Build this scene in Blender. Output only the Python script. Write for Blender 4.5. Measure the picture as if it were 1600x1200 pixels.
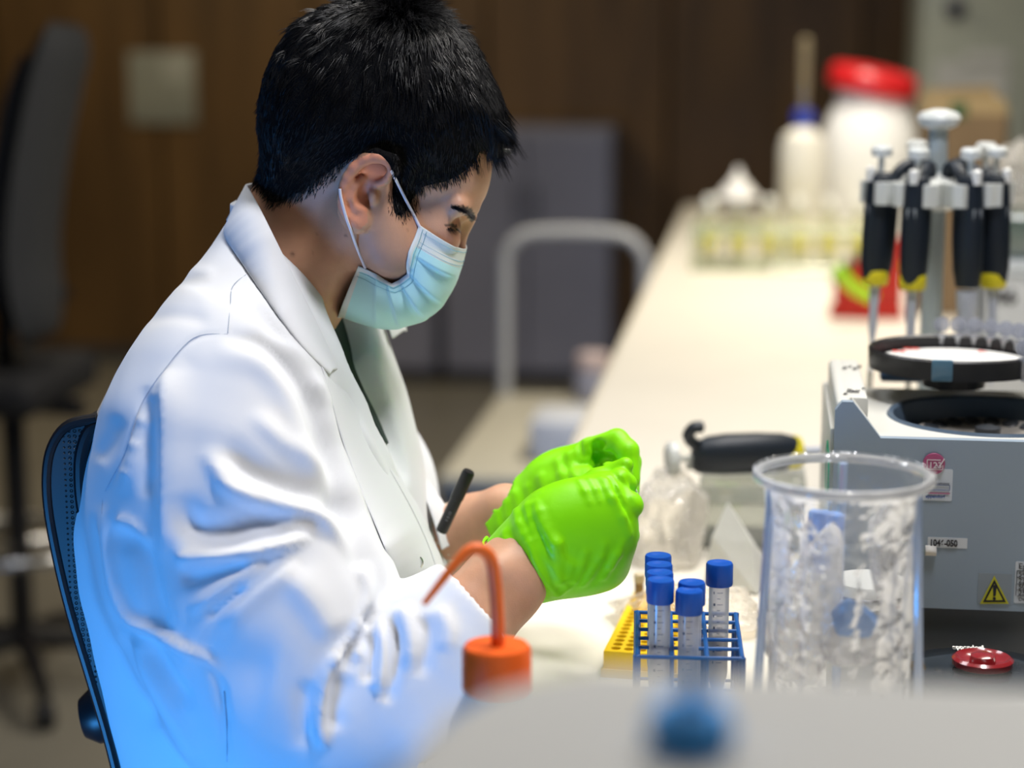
import bpy, bmesh, math, random
import numpy as np
from mathutils import Vector, Matrix

for o in list(bpy.data.objects): bpy.data.objects.remove(o)
SC = bpy.context.scene
COL = SC.collection
random.seed(7); RNG = np.random.default_rng(7)

# ------------------------------------------------------------------ camera
YAW = math.radians(7.5); PITCH = math.radians(10.5); FPX = 3000.0; CZ = 1.48
cy_, sy_, cp_, sp_ = math.cos(YAW), math.sin(YAW), math.cos(PITCH), math.sin(PITCH)
cam_d = bpy.data.cameras.new('camera'); cam = bpy.data.objects.new('camera', cam_d); COL.objects.link(cam)
cam.location = (0, 0, CZ); cam.rotation_euler = (math.pi/2 - PITCH, 0, YAW)
cam_d.sensor_width = 36; cam_d.lens = 36*FPX/1600; cam_d.clip_start = 0.05
cam_d.dof.use_dof = True; cam_d.dof.focus_distance = 1.635; cam_d.dof.aperture_fstop = 2.5
SC.camera = cam
SC.view_settings.view_transform = 'Standard'; SC.view_settings.look = 'None'
SC.view_settings.gamma = 1; SC.view_settings.exposure = 0.0
SC.view_settings.use_curve_mapping = False

# ------------------------------------------------------------------ world and lights
w = bpy.data.worlds.new('world'); SC.world = w; w.use_nodes = True
w.node_tree.nodes['Background'].inputs[0].default_value = (0.80, 0.88, 1.0, 1)
w.node_tree.nodes['Background'].inputs[1].default_value = 0.16

def area(name, loc, aim, size, power, color, size_y=None, spread=180):
    l = bpy.data.lights.new(name, 'AREA'); l.energy = power; l.color = color
    l.shape = 'RECTANGLE'; l.size = size; l.size_y = size_y or size; l.spread = math.radians(spread)
    o = bpy.data.objects.new(name, l); COL.objects.link(o); o.location = loc
    d = Vector(aim) - Vector(loc); o.rotation_euler = d.to_track_quat('-Z', 'Y').to_euler()
    o['kind'] = 'helper'
    return o
# bench strip lamps under the ceiling, plus added fills: one overhead, one low and blue left of the camera
area('bench_lamp', (0.35, 2.2, 2.75), (-0.1, 1.9, 0.9), 0.30, 27, (1.0, 0.95, 0.87), 1.6, 150)
area('bench_lamp_far', (0.2, 4.3, 2.75), (0.15, 4.7, 0.9), 0.30, 37, (1.0, 0.93, 0.80), 1.6, 130)
area('key_lamp', (0.28, 1.30, 2.65), (-0.40, 1.65, 1.10), 0.20, 9.5, (0.98, 0.97, 1.0), 0.45, 120)
area('overhead_fill', (-1.1, 2.3, 2.95), (-0.6, 1.8, 1.0), 0.6, 9, (0.93, 0.95, 1.0), 0.6, 140)  # soft fill added over the man from behind
area('blue_fill', (-1.10, 0.15, 0.28), (-0.50, 1.6, 0.58), 0.45, 6.2, (0.055, 0.36, 1.0), 0.6, 62)  # low blue fill added for the coat; its source is unseen
area('room_lamp', (-2.2, 6.2, 3.1), (-2.2, 7.4, 0.6), 1.2, 42, (1.0, 0.86, 0.62), 1.2, 160)

# ------------------------------------------------------------------ projection helpers (author's survey of the photograph)
def Lp(px, py, D):
    """photo pixel at horizontal distance D from the viewpoint -> (right, forward, up)"""
    a = (py-600)/FPX
    s = D/(cp_ - a*sp_)
    return np.array([s*(px-800)/FPX, D, CZ + s*(-sp_ - a*cp_)])
def L2W(p):
    p = np.asarray(p, float)
    r, f, u = p[..., 0], p[..., 1], p[..., 2]
    return np.stack([r*cy_ - f*sy_, r*sy_ + f*cy_, u], -1)
def Wp(px, py, D): return L2W(Lp(px, py, D))
def Wz(px, py, z):
    a = (py-600)/FPX
    dz = -sp_ - a*cp_
    s = (z-CZ)/dz
    return L2W(np.array([s*(px-800)/FPX, s*(cp_ - a*sp_), z]))
def project(p):
    """(right, forward, up) arrays -> pixels"""
    r, f, u = p[..., 0], p[..., 1], p[..., 2]-CZ
    zc = f*cp_ - u*sp_; yc = f*sp_ + u*cp_
    return np.stack([800 + FPX*r/zc, 600 - FPX*yc/zc], -1)
BZ = 0.90      # bench height

# ------------------------------------------------------------------ materials
def mat(name, col, rough=0.5, metal=0.0, trans=0.0, ior=1.45, spec=0.5, bump=0.0, bscale=200.0, var=0.0, vscale=8.0,
        sheen=0.0, alpha=1.0, sss=0.0, coat=0.0, attr=None, bdist=0.001, stretch=(1,1,1), aniso=0.0):
    m = bpy.data.materials.new(name); m.use_nodes = True
    nt = m.node_tree; b = nt.nodes['Principled BSDF']
    c = tuple(col)+(1,)
    b.inputs['Base Color'].default_value = c; b.inputs['Roughness'].default_value = rough
    b.inputs['Metallic'].default_value = metal; b.inputs['Transmission Weight'].default_value = trans
    b.inputs['IOR'].default_value = ior; b.inputs['Specular IOR Level'].default_value = spec
    b.inputs['Sheen Weight'].default_value = sheen; b.inputs['Alpha'].default_value = alpha
    b.inputs['Coat Weight'].default_value = coat; b.inputs['Anisotropic'].default_value = aniso
    if sss: 
        b.inputs['Subsurface Weight'].default_value = sss; b.inputs['Subsurface Radius'].default_value = (1, .4, .2)
        b.inputs['Subsurface Scale'].default_value = 0.004
    tc = nt.nodes.new('ShaderNodeTexCoord'); mp = nt.nodes.new('ShaderNodeMapping'); mp.inputs['Scale'].default_value = stretch
    nt.links.new(tc.outputs['Object'], mp.inputs['Vector'])
    src = None
    if attr:
        a = nt.nodes.new('ShaderNodeAttribute'); a.attribute_name = attr; src = a.outputs['Color']
    if var > 0:
        n = nt.nodes.new('ShaderNodeTexNoise'); n.inputs['Scale'].default_value = vscale; n.inputs['Detail'].default_value = 4
        nt.links.new(mp.outputs[0], n.inputs['Vector'])
        mr = nt.nodes.new('ShaderNodeMapRange'); mr.inputs['To Min'].default_value = 1-var; mr.inputs['To Max'].default_value = 1+var
        mr.inputs['From Min'].default_value = .3; mr.inputs['From Max'].default_value = .7
        nt.links.new(n.outputs['Fac'], mr.inputs['Value'])
        mx = nt.nodes.new('ShaderNodeVectorMath'); mx.operation = 'SCALE'
        if src: nt.links.new(src, mx.inputs[0])
        else: mx.inputs[0].default_value = col
        nt.links.new(mr.outputs[0], mx.inputs['Scale']); src = mx.outputs[0]
    if src: nt.links.new(src, b.inputs['Base Color'])
    if bump > 0:
        n = nt.nodes.new('ShaderNodeTexNoise'); n.inputs['Scale'].default_value = bscale; n.inputs['Detail'].default_value = 3
        nt.links.new(mp.outputs[0], n.inputs['Vector'])
        bp = nt.nodes.new('ShaderNodeBump'); bp.inputs['Strength'].default_value = bump; bp.inputs['Distance'].default_value = bdist
        nt.links.new(n.outputs['Fac'], bp.inputs['Height']); nt.links.new(bp.outputs[0], b.inputs['Normal'])
    return m

def film(name, col=(1, 1, 1), clear=0.75, rough=0.08, bump=0.6, bscale=25, bdist=.004, white=0.35):
    """thin clear plastic film: mostly see-through, part glossy, part milky"""
    m = bpy.data.materials.new(name); m.use_nodes = True; nt = m.node_tree
    nt.nodes.remove(nt.nodes['Principled BSDF']); out = nt.nodes['Material Output']
    t = nt.nodes.new('ShaderNodeBsdfTransparent'); t.inputs[0].default_value = tuple(col)+(1,)
    g = nt.nodes.new('ShaderNodeBsdfGlossy'); g.inputs['Roughness'].default_value = rough
    d = nt.nodes.new('ShaderNodeBsdfTranslucent'); d.inputs[0].default_value = tuple(col)+(1,)
    d2 = nt.nodes.new('ShaderNodeBsdfDiffuse'); d2.inputs[0].default_value = tuple(col)+(1,)
    md = nt.nodes.new('ShaderNodeMixShader'); nt.links.new(d.outputs[0], md.inputs[1]); nt.links.new(d2.outputs[0], md.inputs[2])
    mg = nt.nodes.new('ShaderNodeMixShader'); mg.inputs[0].default_value = 1-white
    nt.links.new(md.outputs[0], mg.inputs[1]); nt.links.new(g.outputs[0], mg.inputs[2])
    mm = nt.nodes.new('ShaderNodeMixShader')
    fr = nt.nodes.new('ShaderNodeFresnel'); fr.inputs[0].default_value = 1.5
    mr = nt.nodes.new('ShaderNodeMapRange'); mr.inputs['From Max'].default_value = .8
    mr.inputs['To Min'].default_value = 1-clear; mr.inputs['To Max'].default_value = 1.0
    nt.links.new(fr.outputs[0], mr.inputs[0]); nt.links.new(mr.outputs[0], mm.inputs[0])
    nt.links.new(t.outputs[0], mm.inputs[1]); nt.links.new(mg.outputs[0], mm.inputs[2])
    nt.links.new(mm.outputs[0], out.inputs[0])
    if bump:
        n = nt.nodes.new('ShaderNodeTexNoise'); n.inputs['Scale'].default_value = bscale; n.inputs['Detail'].default_value = 3
        tc = nt.nodes.new('ShaderNodeTexCoord'); nt.links.new(tc.outputs['Object'], n.inputs['Vector'])
        bp = nt.nodes.new('ShaderNodeBump'); bp.inputs['Strength'].default_value = bump; bp.inputs['Distance'].default_value = bdist
        nt.links.new(n.outputs['Fac'], bp.inputs['Height'])
        for q in (g, d, d2, fr): nt.links.new(bp.outputs[0], q.inputs['Normal'])
    return m

# ------------------------------------------------------------------ object helpers
def thing(name, label, cat, loc=(0, 0, 0), group=None):
    o = bpy.data.objects.new(name, None); COL.objects.link(o); o.location = loc
    o['label'] = label; o['category'] = cat; o.empty_display_size = .05
    if group: o['group'] = group
    return o
def root_of(o):
    while o.parent: o = o.parent
    return o
def mesh_obj(name, V, F, m, parent=None, smooth=False, label=None, kind=None, mats=None):
    """V in world metres; stored relative to the thing it belongs to"""
    V = np.asarray(V, dtype=np.float64).reshape(-1, 3)
    me = bpy.data.meshes.new(name)
    off = np.array(root_of(parent).location) if parent else np.zeros(3)
    if isinstance(F, np.ndarray):
        n = F.shape[0]; k = F.shape[1]
        me.vertices.add(len(V)); me.vertices.foreach_set('co', (V-off).astype(np.float32).ravel())
        me.loops.add(n*k); me.loops.foreach_set('vertex_index', F.astype(np.int32).ravel())
        me.polygons.add(n); me.polygons.foreach_set('loop_start', np.arange(0, n*k, k, dtype=np.int32))
        me.update(calc_edges=True)
    else:
        me.from_pydata((V-off).tolist(), [], F)
    for mm in (m if isinstance(m, (list, tuple)) else [m]): me.materials.append(mm)
    if mats is not None: me.polygons.foreach_set('material_index', np.asarray(mats, dtype=np.int32))
    if smooth: me.polygons.foreach_set('use_smooth', np.ones(len(me.polygons), dtype=bool))
    me.update()
    o = bpy.data.objects.new(name, me); COL.objects.link(o)
    if parent: o.parent = parent
    if label: o['label'] = label
    if kind: o['kind'] = kind
    return o
def tag(o, label, cat, group=None):
    o['label'] = label; o['category'] = cat
    if group: o['group'] = group
    return o
def struct(o): o['kind'] = 'structure'; return o

class MB:
    """collects shapes in world metres; build() links them as one mesh"""
    def __init__(s): s.V = []; s.F = []; s.S = []; s.T = None
    def add(s, V, F, smooth=False):
        b = len(s.V)
        for v in V:
            v = Vector(v)
            if s.T is not None: v = s.T @ v
            s.V.append(tuple(v))
        for f in F: s.F.append([b+i for i in f]); s.S.append(smooth)
        return s
    def box(s, lo, hi, bev=0.0, seg=2):
        bm = bmesh.new(); bmesh.ops.create_cube(bm, size=1)
        c = [(lo[i]+hi[i])/2 for i in range(3)]; d = [hi[i]-lo[i] for i in range(3)]
        for v in bm.verts: v.co = Vector((c[0]+v.co.x*d[0], c[1]+v.co.y*d[1], c[2]+v.co.z*d[2]))
        if bev: bmesh.ops.bevel(bm, geom=bm.edges[:], offset=min(bev, min(d)*.49), segments=seg, affect='EDGES', profile=.5)
        s.bm(bm, bool(bev)); return s
    def bm(s, bm, smooth=False):
        bm.verts.index_update()
        s.add([v.co.copy() for v in bm.verts], [[v.index for v in f.verts] for f in bm.faces], smooth); bm.free(); return s
    def lathe(s, prof, c=(0, 0, 0), n=32, axis=None, closed=True):
        """prof: (radius, height) list; axis: direction of height"""
        A = Vector(axis or (0, 0, 1)).normalized(); X = A.orthogonal().normalized(); Y = A.cross(X); c = Vector(c)
        V = []; F = []
        for r, h in prof:
            for i in range(n):
                t = 2*math.pi*i/n; V.append(c + A*h + X*(r*math.cos(t)) + Y*(r*math.sin(t)))
        for j in range(len(prof)-1):
            for i in range(n):
                k = (i+1) % n; F.append([j*n+i, j*n+k, (j+1)*n+k, (j+1)*n+i])
        if closed:
            if prof[0][0] > 1e-6: F.append(list(range(n))[::-1])
            if prof[-1][0] > 1e-6: F.append([(len(prof)-1)*n+i for i in range(n)])
        return s.add(V, F, True)
    def tube(s, pts, r, n=10, closed=False, ell=None):
        pts = [Vector(p) for p in pts]; m = len(pts); rs = r if isinstance(r, (list, tuple)) else [r]*m
        V = []; F = []; up = None
        for i, p in enumerate(pts):
            if closed: t = (pts[(i+1) % m]-pts[i-1])
            else: t = pts[min(i+1, m-1)]-pts[max(i-1, 0)]
            t.normalize()
            if up is None: up = t.orthogonal().normalized()
            else: up = (up - t*up.dot(t)).normalized()
            b = t.cross(up)
            for k in range(n):
                a = 2*math.pi*k/n; V.append(p + up*(rs[i]*math.cos(a)) + b*(rs[i]*math.sin(a)))
        for i in range(m if closed else m-1):
            j = (i+1) % m
            for k in range(n): q = (k+1) % n; F.append([i*n+k, i*n+q, j*n+q, j*n+k])
        if not closed: F.append(list(range(n))[::-1]); F.append([(m-1)*n+k for k in range(n)])
        return s.add(V, F, True)
    def prism(s, poly, O, X, Y, depth, smooth=False):
        """poly 2D in plane (O,X,Y), extruded by depth along X x Y"""
        O = Vector(O); X = Vector(X).normalized(); Y = Vector(Y).normalized(); N = X.cross(Y)*depth; n = len(poly)
        V = [O+X*a+Y*b for a, b in poly] + [O+X*a+Y*b+N for a, b in poly]
        F = [list(range(n))[::-1], [n+i for i in range(n)]] + [[i, (i+1) % n, n+(i+1) % n, n+i] for i in range(n)]
        return s.add(V, F, smooth)
    def build(s, name, m, parent=None, label=None, kind=None, auto=35):
        o = mesh_obj(name, s.V, s.F, m, parent, label=label, kind=kind)
        me = o.data
        me.polygons.foreach_set('use_smooth', s.S)
        bm = bmesh.new(); bm.from_mesh(me); ca = math.cos(math.radians(auto))
        bmesh.ops.recalc_face_normals(bm, faces=bm.faces[:])
        for e in bm.edges:
            if len(e.link_faces) == 2 and e.link_faces[0].normal.dot(e.link_faces[1].normal) < ca: e.smooth = False
        bm.to_mesh(me); bm.free(); me.update()
        return o
def disc_pts(c, r, n, z=None): return [(c[0]+r*math.cos(2*math.pi*i/n), c[1]+r*math.sin(2*math.pi*i/n), c[2]) for i in range(n)]
def smooth_path(pts, n=8):
    P = [Vector(p) for p in pts]; out = []
    for i in range(len(P)-1):
        p0 = P[max(i-1, 0)]; p1 = P[i]; p2 = P[i+1]; p3 = P[min(i+2, len(P)-1)]
        for k in range(n):
            t = k/n
            out.append(.5*((2*p1)+(p2-p0)*t+(2*p0-5*p1+4*p2-p3)*t*t+(3*p1-p0-3*p2+p3)*t**3))
    out.append(P[-1]); return out
def text(name, s, O, X, Y, size, m, parent, thick=.0004, align='LEFT', bold=0.0, kind=None, label=None, tall=1.0):
    cu = bpy.data.curves.new(name, 'FONT'); cu.body = s; cu.size = size; cu.extrude = thick; cu.offset = bold; cu.align_x = align
    t = bpy.data.objects.new(name+'_tmp', cu); COL.objects.link(t)
    dg = bpy.context.evaluated_depsgraph_get(); me = bpy.data.meshes.new_from_object(t.evaluated_get(dg))
    bpy.data.objects.remove(t)
    X = Vector(X).normalized(); Y = Vector(Y).normalized(); N = X.cross(Y); O = Vector(O)
    V = [tuple(O+X*v.co.x+Y*(v.co.y*tall)+N*v.co.z) for v in me.vertices]; F = [list(p.vertices) for p in me.polygons]
    bpy.data.meshes.remove(me)
    return mesh_obj(name, V, F, m, parent, label=label, kind=kind)
def copy_tree(o, parent=None, move=None):
    c = o.copy(); COL.objects.link(c); c.parent = parent
    if move is not None: c.location = Vector(o.location)+Vector(move)
    for ch in list(o.children): copy_tree(ch, c)
    return c

# ------------------------------------------------------------------ sculpting: signed distance volumes in (right, forward, up)
def hermite(x, xs, ys):
    xs = np.asarray(xs, float); ys = np.asarray(ys, float)
    d = np.gradient(ys, xs); i = np.clip(np.searchsorted(xs, x)-1, 0, len(xs)-2)
    h = xs[i+1]-xs[i]; t = np.clip((x-xs[i])/h, 0, 1)
    return (2*t**3-3*t**2+1)*ys[i]+(t**3-2*t**2+t)*h*d[i]+(-2*t**3+3*t**2)*ys[i+1]+(t**3-t**2)*h*d[i+1]
class Vol:
    def __init__(s, lo, hi, h):
        s.lo = np.array(lo, float); s.h = h
        s.n = np.ceil((np.array(hi)-s.lo)/h).astype(int)+1
        s.v = np.full(s.n, .5, np.float32)
    def sub(s, lo, hi):
        a = np.clip(np.floor((np.array(lo)-s.lo)/s.h).astype(int), 0, s.n); b = np.clip(np.ceil((np.array(hi)-s.lo)/s.h).astype(int)+1, 0, s.n)
        sl = tuple(slice(a[i], max(b[i], a[i])) for i in range(3))
        ax = [(s.lo[i]+s.h*np.arange(a[i], max(b[i], a[i]))).astype(np.float32) for i in range(3)]
        return sl, ax[0][:, None, None], ax[1][None, :, None], ax[2][None, None, :]
    def op(s, fn, lo, hi, k, mode='u'):
        sl, X, Y, Z = s.sub(np.array(lo)-k-s.h*3, np.array(hi)+k+s.h*3)
        A = s.v[sl]
        if A.size == 0: return
        B = np.broadcast_to(fn(X, Y, Z), A.shape)
        if mode == 'u':
            h = np.clip(.5+.5*(B-A)/k, 0, 1); s.v[sl] = B*(1-h)+A*h-k*h*(1-h)
        elif mode == 's':
            B = -B; h = np.clip(.5-.5*(B-A)/k, 0, 1); s.v[sl] = B*(1-h)+A*h+k*h*(1-h)
    def ell(s, c, r, k=.01, rot=0.0, mode='u', yaw=0.0):
        """ellipsoid; rot turns it in the right/up plane, yaw in the right/forward plane"""
        c = np.asarray(c, float); R = max(r); cr, sr = math.cos(rot), math.sin(rot); cw, sw = math.cos(yaw), math.sin(yaw)
        def fn(X, Y, Z):
            x = X-c[0]; y = Y-c[1]; z = Z-c[2]
            x, y = x*cw+y*sw, -x*sw+y*cw
            a = x*cr+z*sr; b = -x*sr+z*cr
            k0 = np.sqrt((a/r[0])**2+(y/r[1])**2+(b/r[2])**2)
            k1 = np.sqrt((a/r[0]**2)**2+(y/r[1]**2)**2+(b/r[2]**2)**2)+1e-9
            return k0*(k0-1)/k1
        s.op(fn, c-R, c+R, k, mode)
    def cone(s, a, b, ra, rb, k=.01, mode='u', sf=1.0):
        """tapered capsule; sf stretches it in the forward direction"""
        a = np.asarray(a, float); b = np.asarray(b, float); R = max(ra, rb)*max(1, sf)
        def fn(X, Y, Z):
            d = b-a; D = d.copy(); D[1] /= sf; L = D@D+1e-12
            x = X-a[0]; y = (Y-a[1])/sf; z = Z-a[2]
            t = np.clip((x*D[0]+y*D[1]+z*D[2])/L, 0, 1)
            return (np.sqrt((x-t*D[0])**2+(y-t*D[1])**2+(z-t*D[2])**2)-(ra+(rb-ra)*t))
        s.op(fn, np.minimum(a, b)-R, np.maximum(a, b)+R, k, mode)
    def chain(s, pts, k=.01, mode='u', sf=1.0):
        for p, q in zip(pts[:-1], pts[1:]): s.cone(p[0], q[0], p[1], q[1], k, mode, sf)
    def sample(s, P):
        q = (P-s.lo)/s.h; i = np.clip(np.floor(q).astype(int), 0, s.n-2); t = np.clip(q-i, 0, 1)
        r = 0
        for a in (0, 1):
            for b in (0, 1):
                for c in (0, 1):
                    wgt = (t[..., 0] if a else 1-t[..., 0])*(t[..., 1] if b else 1-t[..., 1])*(t[..., 2] if c else 1-t[..., 2])
                    r = r+wgt*s.v[i[..., 0]+a, i[..., 1]+b, i[..., 2]+c]
        return r
    def hit(s, px, py, default=None):
        """forward distance at which the sight line of a pixel meets the surface"""
        Ds = np.arange(s.lo[1]+.001, s.lo[1]+s.h*(s.n[1]-1), s.h*.5)
        P = Lp(px, py, 1.0); P = np.stack([P[0]*Ds, Ds, CZ+(P[2]-CZ)*Ds], -1)
        ok = np.all((P > s.lo) & (P < s.lo+s.h*(s.n-1)), -1)
        v = np.where(ok, s.sample(P), .5); j = np.where(v < 0)[0]
        if len(j) == 0: return default
        j = j[0]
        if j == 0: return Ds[0]
        return Ds[j-1]+(Ds[j]-Ds[j-1])*v[j-1]/(v[j-1]-v[j]+1e-9)
    def fold(s, pts, k=.006, mode='u', default=None):
        """pts: (px, py, radius, height); a ridge ('u') or crease ('s') laid along the visible surface"""
        out = []; last = default
        for px, py, r, h in pts:
            D = s.hit(px, py, last)
            if D is None: continue
            last = D
            out.append((Lp(px, py, D+(r-h) if mode == 'u' else D-(r-h)), r))
        if len(out) > 1: s.chain(out, k, mode)
    def blur(s, n=1):
        v = s.v
        for _ in range(n):
            for ax in range(3):
                a = np.roll(v, 1, ax); b = np.roll(v, -1, ax)
                v = .25*a+.5*v+.25*b
        s.v = v
    def mesh(s):
        v = s.v
        for ax in range(3):
            e = [slice(None)]*3
            for k in (0, 1, -1, -2): e[ax] = k; v[tuple(e)] = np.maximum(v[tuple(e)], .01)
        sg = v < 0
        c = sg[:-1, :-1, :-1].astype(np.int8)
        cnt = sum(sg[a:sg.shape[0]-1+a, b:sg.shape[1]-1+b, e:sg.shape[2]-1+e].astype(np.int8) for a in (0, 1) for b in (0, 1) for e in (0, 1))
        act = (cnt > 0) & (cnt < 8); I = np.argwhere(act); idx = -np.ones(act.shape, np.int32); idx[act] = np.arange(len(I))
        acc = np.zeros((len(I), 3)); num = np.zeros(len(I))
        corners = [(a, b, e) for a in (0, 1) for b in (0, 1) for e in (0, 1)]
        cv = {q: v[I[:, 0]+q[0], I[:, 1]+q[1], I[:, 2]+q[2]] for q in corners}
        for q in corners:
            for ax in range(3):
                if q[ax]: continue
                q2 = list(q); q2[ax] = 1; q2 = tuple(q2)
                A, B = cv[q], cv[q2]; m = (A < 0) != (B < 0)
                t = np.where(m, A/np.where(m, A-B, 1), 0)
                pos = np.zeros((len(I), 3)); pos[:] = q; pos[:, ax] = t
                acc += pos*m[:, None]; num += m
        V = s.lo+s.h*(I+acc/num[:, None])
        Q = []
        for ax in range(3):
            o1, o2 = [(1, 2), (2, 0), (0, 1)][ax]
            a = [slice(1, -1)]*3; a[ax] = slice(0, -1); b = list(a); b[ax] = slice(1, None)
            A = sg[tuple(a)]; B = sg[tuple(b)]; E = np.argwhere(A != B)
            if not len(E): continue
            off = np.ones(3, int); off[ax] = 0; E = E+off
            inside = sg[E[:, 0], E[:, 1], E[:, 2]]
            def ci(d1, d2):
                J = E.copy(); J[:, o1] -= d1; J[:, o2] -= d2; return idx[J[:, 0], J[:, 1], J[:, 2]]
            q = np.stack([ci(1, 1), ci(0, 1), ci(0, 0), ci(1, 0)], -1)
            q[~inside] = q[~inside][:, ::-1]; Q.append(q)
        Q = np.concatenate(Q); Q = Q[(Q >= 0).all(1)]
        return V, Q
def smin(a, b, k):
    h = np.clip(.5+.5*(b-a)/k, 0, 1); return b*(1-h)+a*h-k*h*(1-h)
def join(parts):
    V = []; Q = []; n = 0
    for v, q in parts: V.append(v); Q.append(q+n); n += len(v)
    return np.concatenate(V), np.concatenate(Q)
def set_color(o, name, C):
    a = o.data.color_attributes.new(name, 'FLOAT_COLOR', 'POINT')
    C = np.concatenate([C, np.ones((len(C), 1))], 1).astype(np.float32); a.data.foreach_set('color', C.ravel())
def in_poly(P, poly):
    """signed pixel distance to a polygon, positive inside"""
    poly = np.asarray(poly, float); x, y = P[:, 0], P[:, 1]; ins = np.zeros(len(P), bool); d = np.full(len(P), 1e9)
    for i in range(len(poly)):
        a = poly[i-1]; b = poly[i]
        cr = ((a[1] > y) != (b[1] > y)) & (x < (b[0]-a[0])*(y-a[1])/((b[1]-a[1]) if b[1] != a[1] else 1e-9)+a[0])
        ins ^= cr
        e = b-a; t = np.clip(((x-a[0])*e[0]+(y-a[1])*e[1])/(e@e+1e-9), 0, 1)
        d = np.minimum(d, np.hypot(x-a[0]-t*e[0], y-a[1]-t*e[1]))
    return np.where(ins, d, -d)
# ================================================================== THE ROOM
M = {}
M['wood'] = mat('wood_panel', (.115, .062, .020), .55, var=.35, vscale=3.0, stretch=(3, 3, .35), bump=.3, bscale=30)
M['floor'] = mat('floor_vinyl', (.20, .185, .150), .35, var=.12, vscale=2.0)
M['plaster'] = mat('plaster', (.42, .40, .35), .8, var=.05)
M['bench'] = mat('bench_top', (.82, .77, .67), .42, var=.02, vscale=6)
M['bench_edge'] = mat('bench_edge', (.66, .60, .48), .45)
M['greypanel'] = mat('grey_door', (.20, .205, .27), .45, var=.15, vscale=1.5)
M['darkgrey'] = mat('dark_grey', (.05, .05, .055), .5)
M['black'] = mat('black_plastic', (.010, .010, .012), .38)
M['blackmat'] = mat('black_matte', (.012, .012, .014), .75)
M['white'] = mat('white_plastic', (.78, .78, .76), .35)
M['offwhite'] = mat('off_white', (.62, .60, .55), .5)
M['steel'] = mat('steel', (.62, .62, .62), .25, metal=1)
M['greygreen'] = mat('grey_green', (.42, .46, .42), .5, var=.1, vscale=2)
M['paper'] = mat('paper', (.62, .64, .66), .8)

XE = -0.262   # bench front edge
fl = MB(); fl.box((-7, -3, -.1), (5, 9.6, 0)); struct(fl.build('floor', M['floor']))
c_ = MB(); c_.box((-7, -3, 3.2), (5, 9.6, 3.3)); struct(c_.build('ceiling', M['plaster']))
for nm, lo, hi in (('wall_left', (-7.1, -3, 0), (-7, 9.6, 3.2)), ('wall_right', (5, -3, 0), (5.1, 9.6, 3.2)), ('wall_front', (-7, -3.1, 0), (5, -3, 3.2))):
    q = MB(); q.box(lo, hi); struct(q.build(nm, M['plaster']))
# back wall: dark backing, wooden panels with recessed joints
WY = 8.3
q = MB(); q.box((-7, WY+.03, 0), (5, WY+.15, 3.2)); wb = struct(q.build('wall_back', M['blackmat']))
xs = [-7, -6.1, -5.2, -4.3, -3.42, -2.66, -1.98, -1.20, -.42, .4, 1.3, 2.3, 3.3, 5]
for a, b in zip(xs[:-1], xs[1:]):
    q = MB(); q.box((a+.008, WY-.01-random.random()*.008, .06), (b-.008, WY+.03, 3.2), .004, 1); q.build('panel', M['wood'], wb)
# low grey storage cupboards in front of the wooden wall
for i, (a, b, lab) in enumerate(((-1.99, -1.36, 'low blue grey storage cupboard by the wooden wall, left one'), (-1.33, -.62, 'low blue grey storage cupboard by the wooden wall, right one'))):
    sc = thing('storage_cupboard', lab, 'cupboard', ((a+b)/2, WY-.25, 0), group='grey cupboards by the wooden wall')
    d = MB(); d.box((a, WY-.42, .05), (b, WY-.03, 1.08), .01, 2); d.build('carcass', M['greypanel'], sc)
    d = MB(); d.box((a+.02, WY-.40, 0), (b-.02, WY-.05, .05)); d.build('plinth', M['darkgrey'], sc)
    for x0_, x1_, hx in ((a+.01, (a+b)/2-.004, (a+b)/2-.04), ((a+b)/2+.004, b-.01, (a+b)/2+.04)):
        d = MB(); d.box((x0_, WY-.44, .07), (x1_, WY-.42, 1.06), .004, 1); dd = d.build('door', M['greypanel'], sc)
        h = MB(); h.tube([(hx, WY-.44, .70), (hx, WY-.465, .705), (hx, WY-.465, .835), (hx, WY-.44, .84)], .006, 8); h.build('handle', M['darkgrey'], dd)
q = MB(); q.box((-7, WY-.025, 0), (5, WY+.03, .06), .004, 1); struct(q.build('baseboard_back', M['darkgrey']))

# switch plate / notice on the wooden wall
p0 = Wp(155, 82, 8.2); p1 = Wp(272, 200, 8.2)
q = MB(); q.box((p0[0], WY-.035, p1[2]), (p1[0], WY-.012, p0[2]), .006, 2)
t = q.build('wall_sign', mat('sign_plate', (.30, .31, .27), .35, var=.15, vscale=6))
tag(t, 'pale grey square plate mounted on the brown wooden wall', 'sign')
q = MB(); q.box((p0[0]+.16, WY-.040, p0[2]-.13), (p1[0]-.03, WY-.034, p0[2]-.02), .003, 1); q.build('plate_insert', mat('sign_insert', (.42, .43, .39), .4), t)

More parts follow.
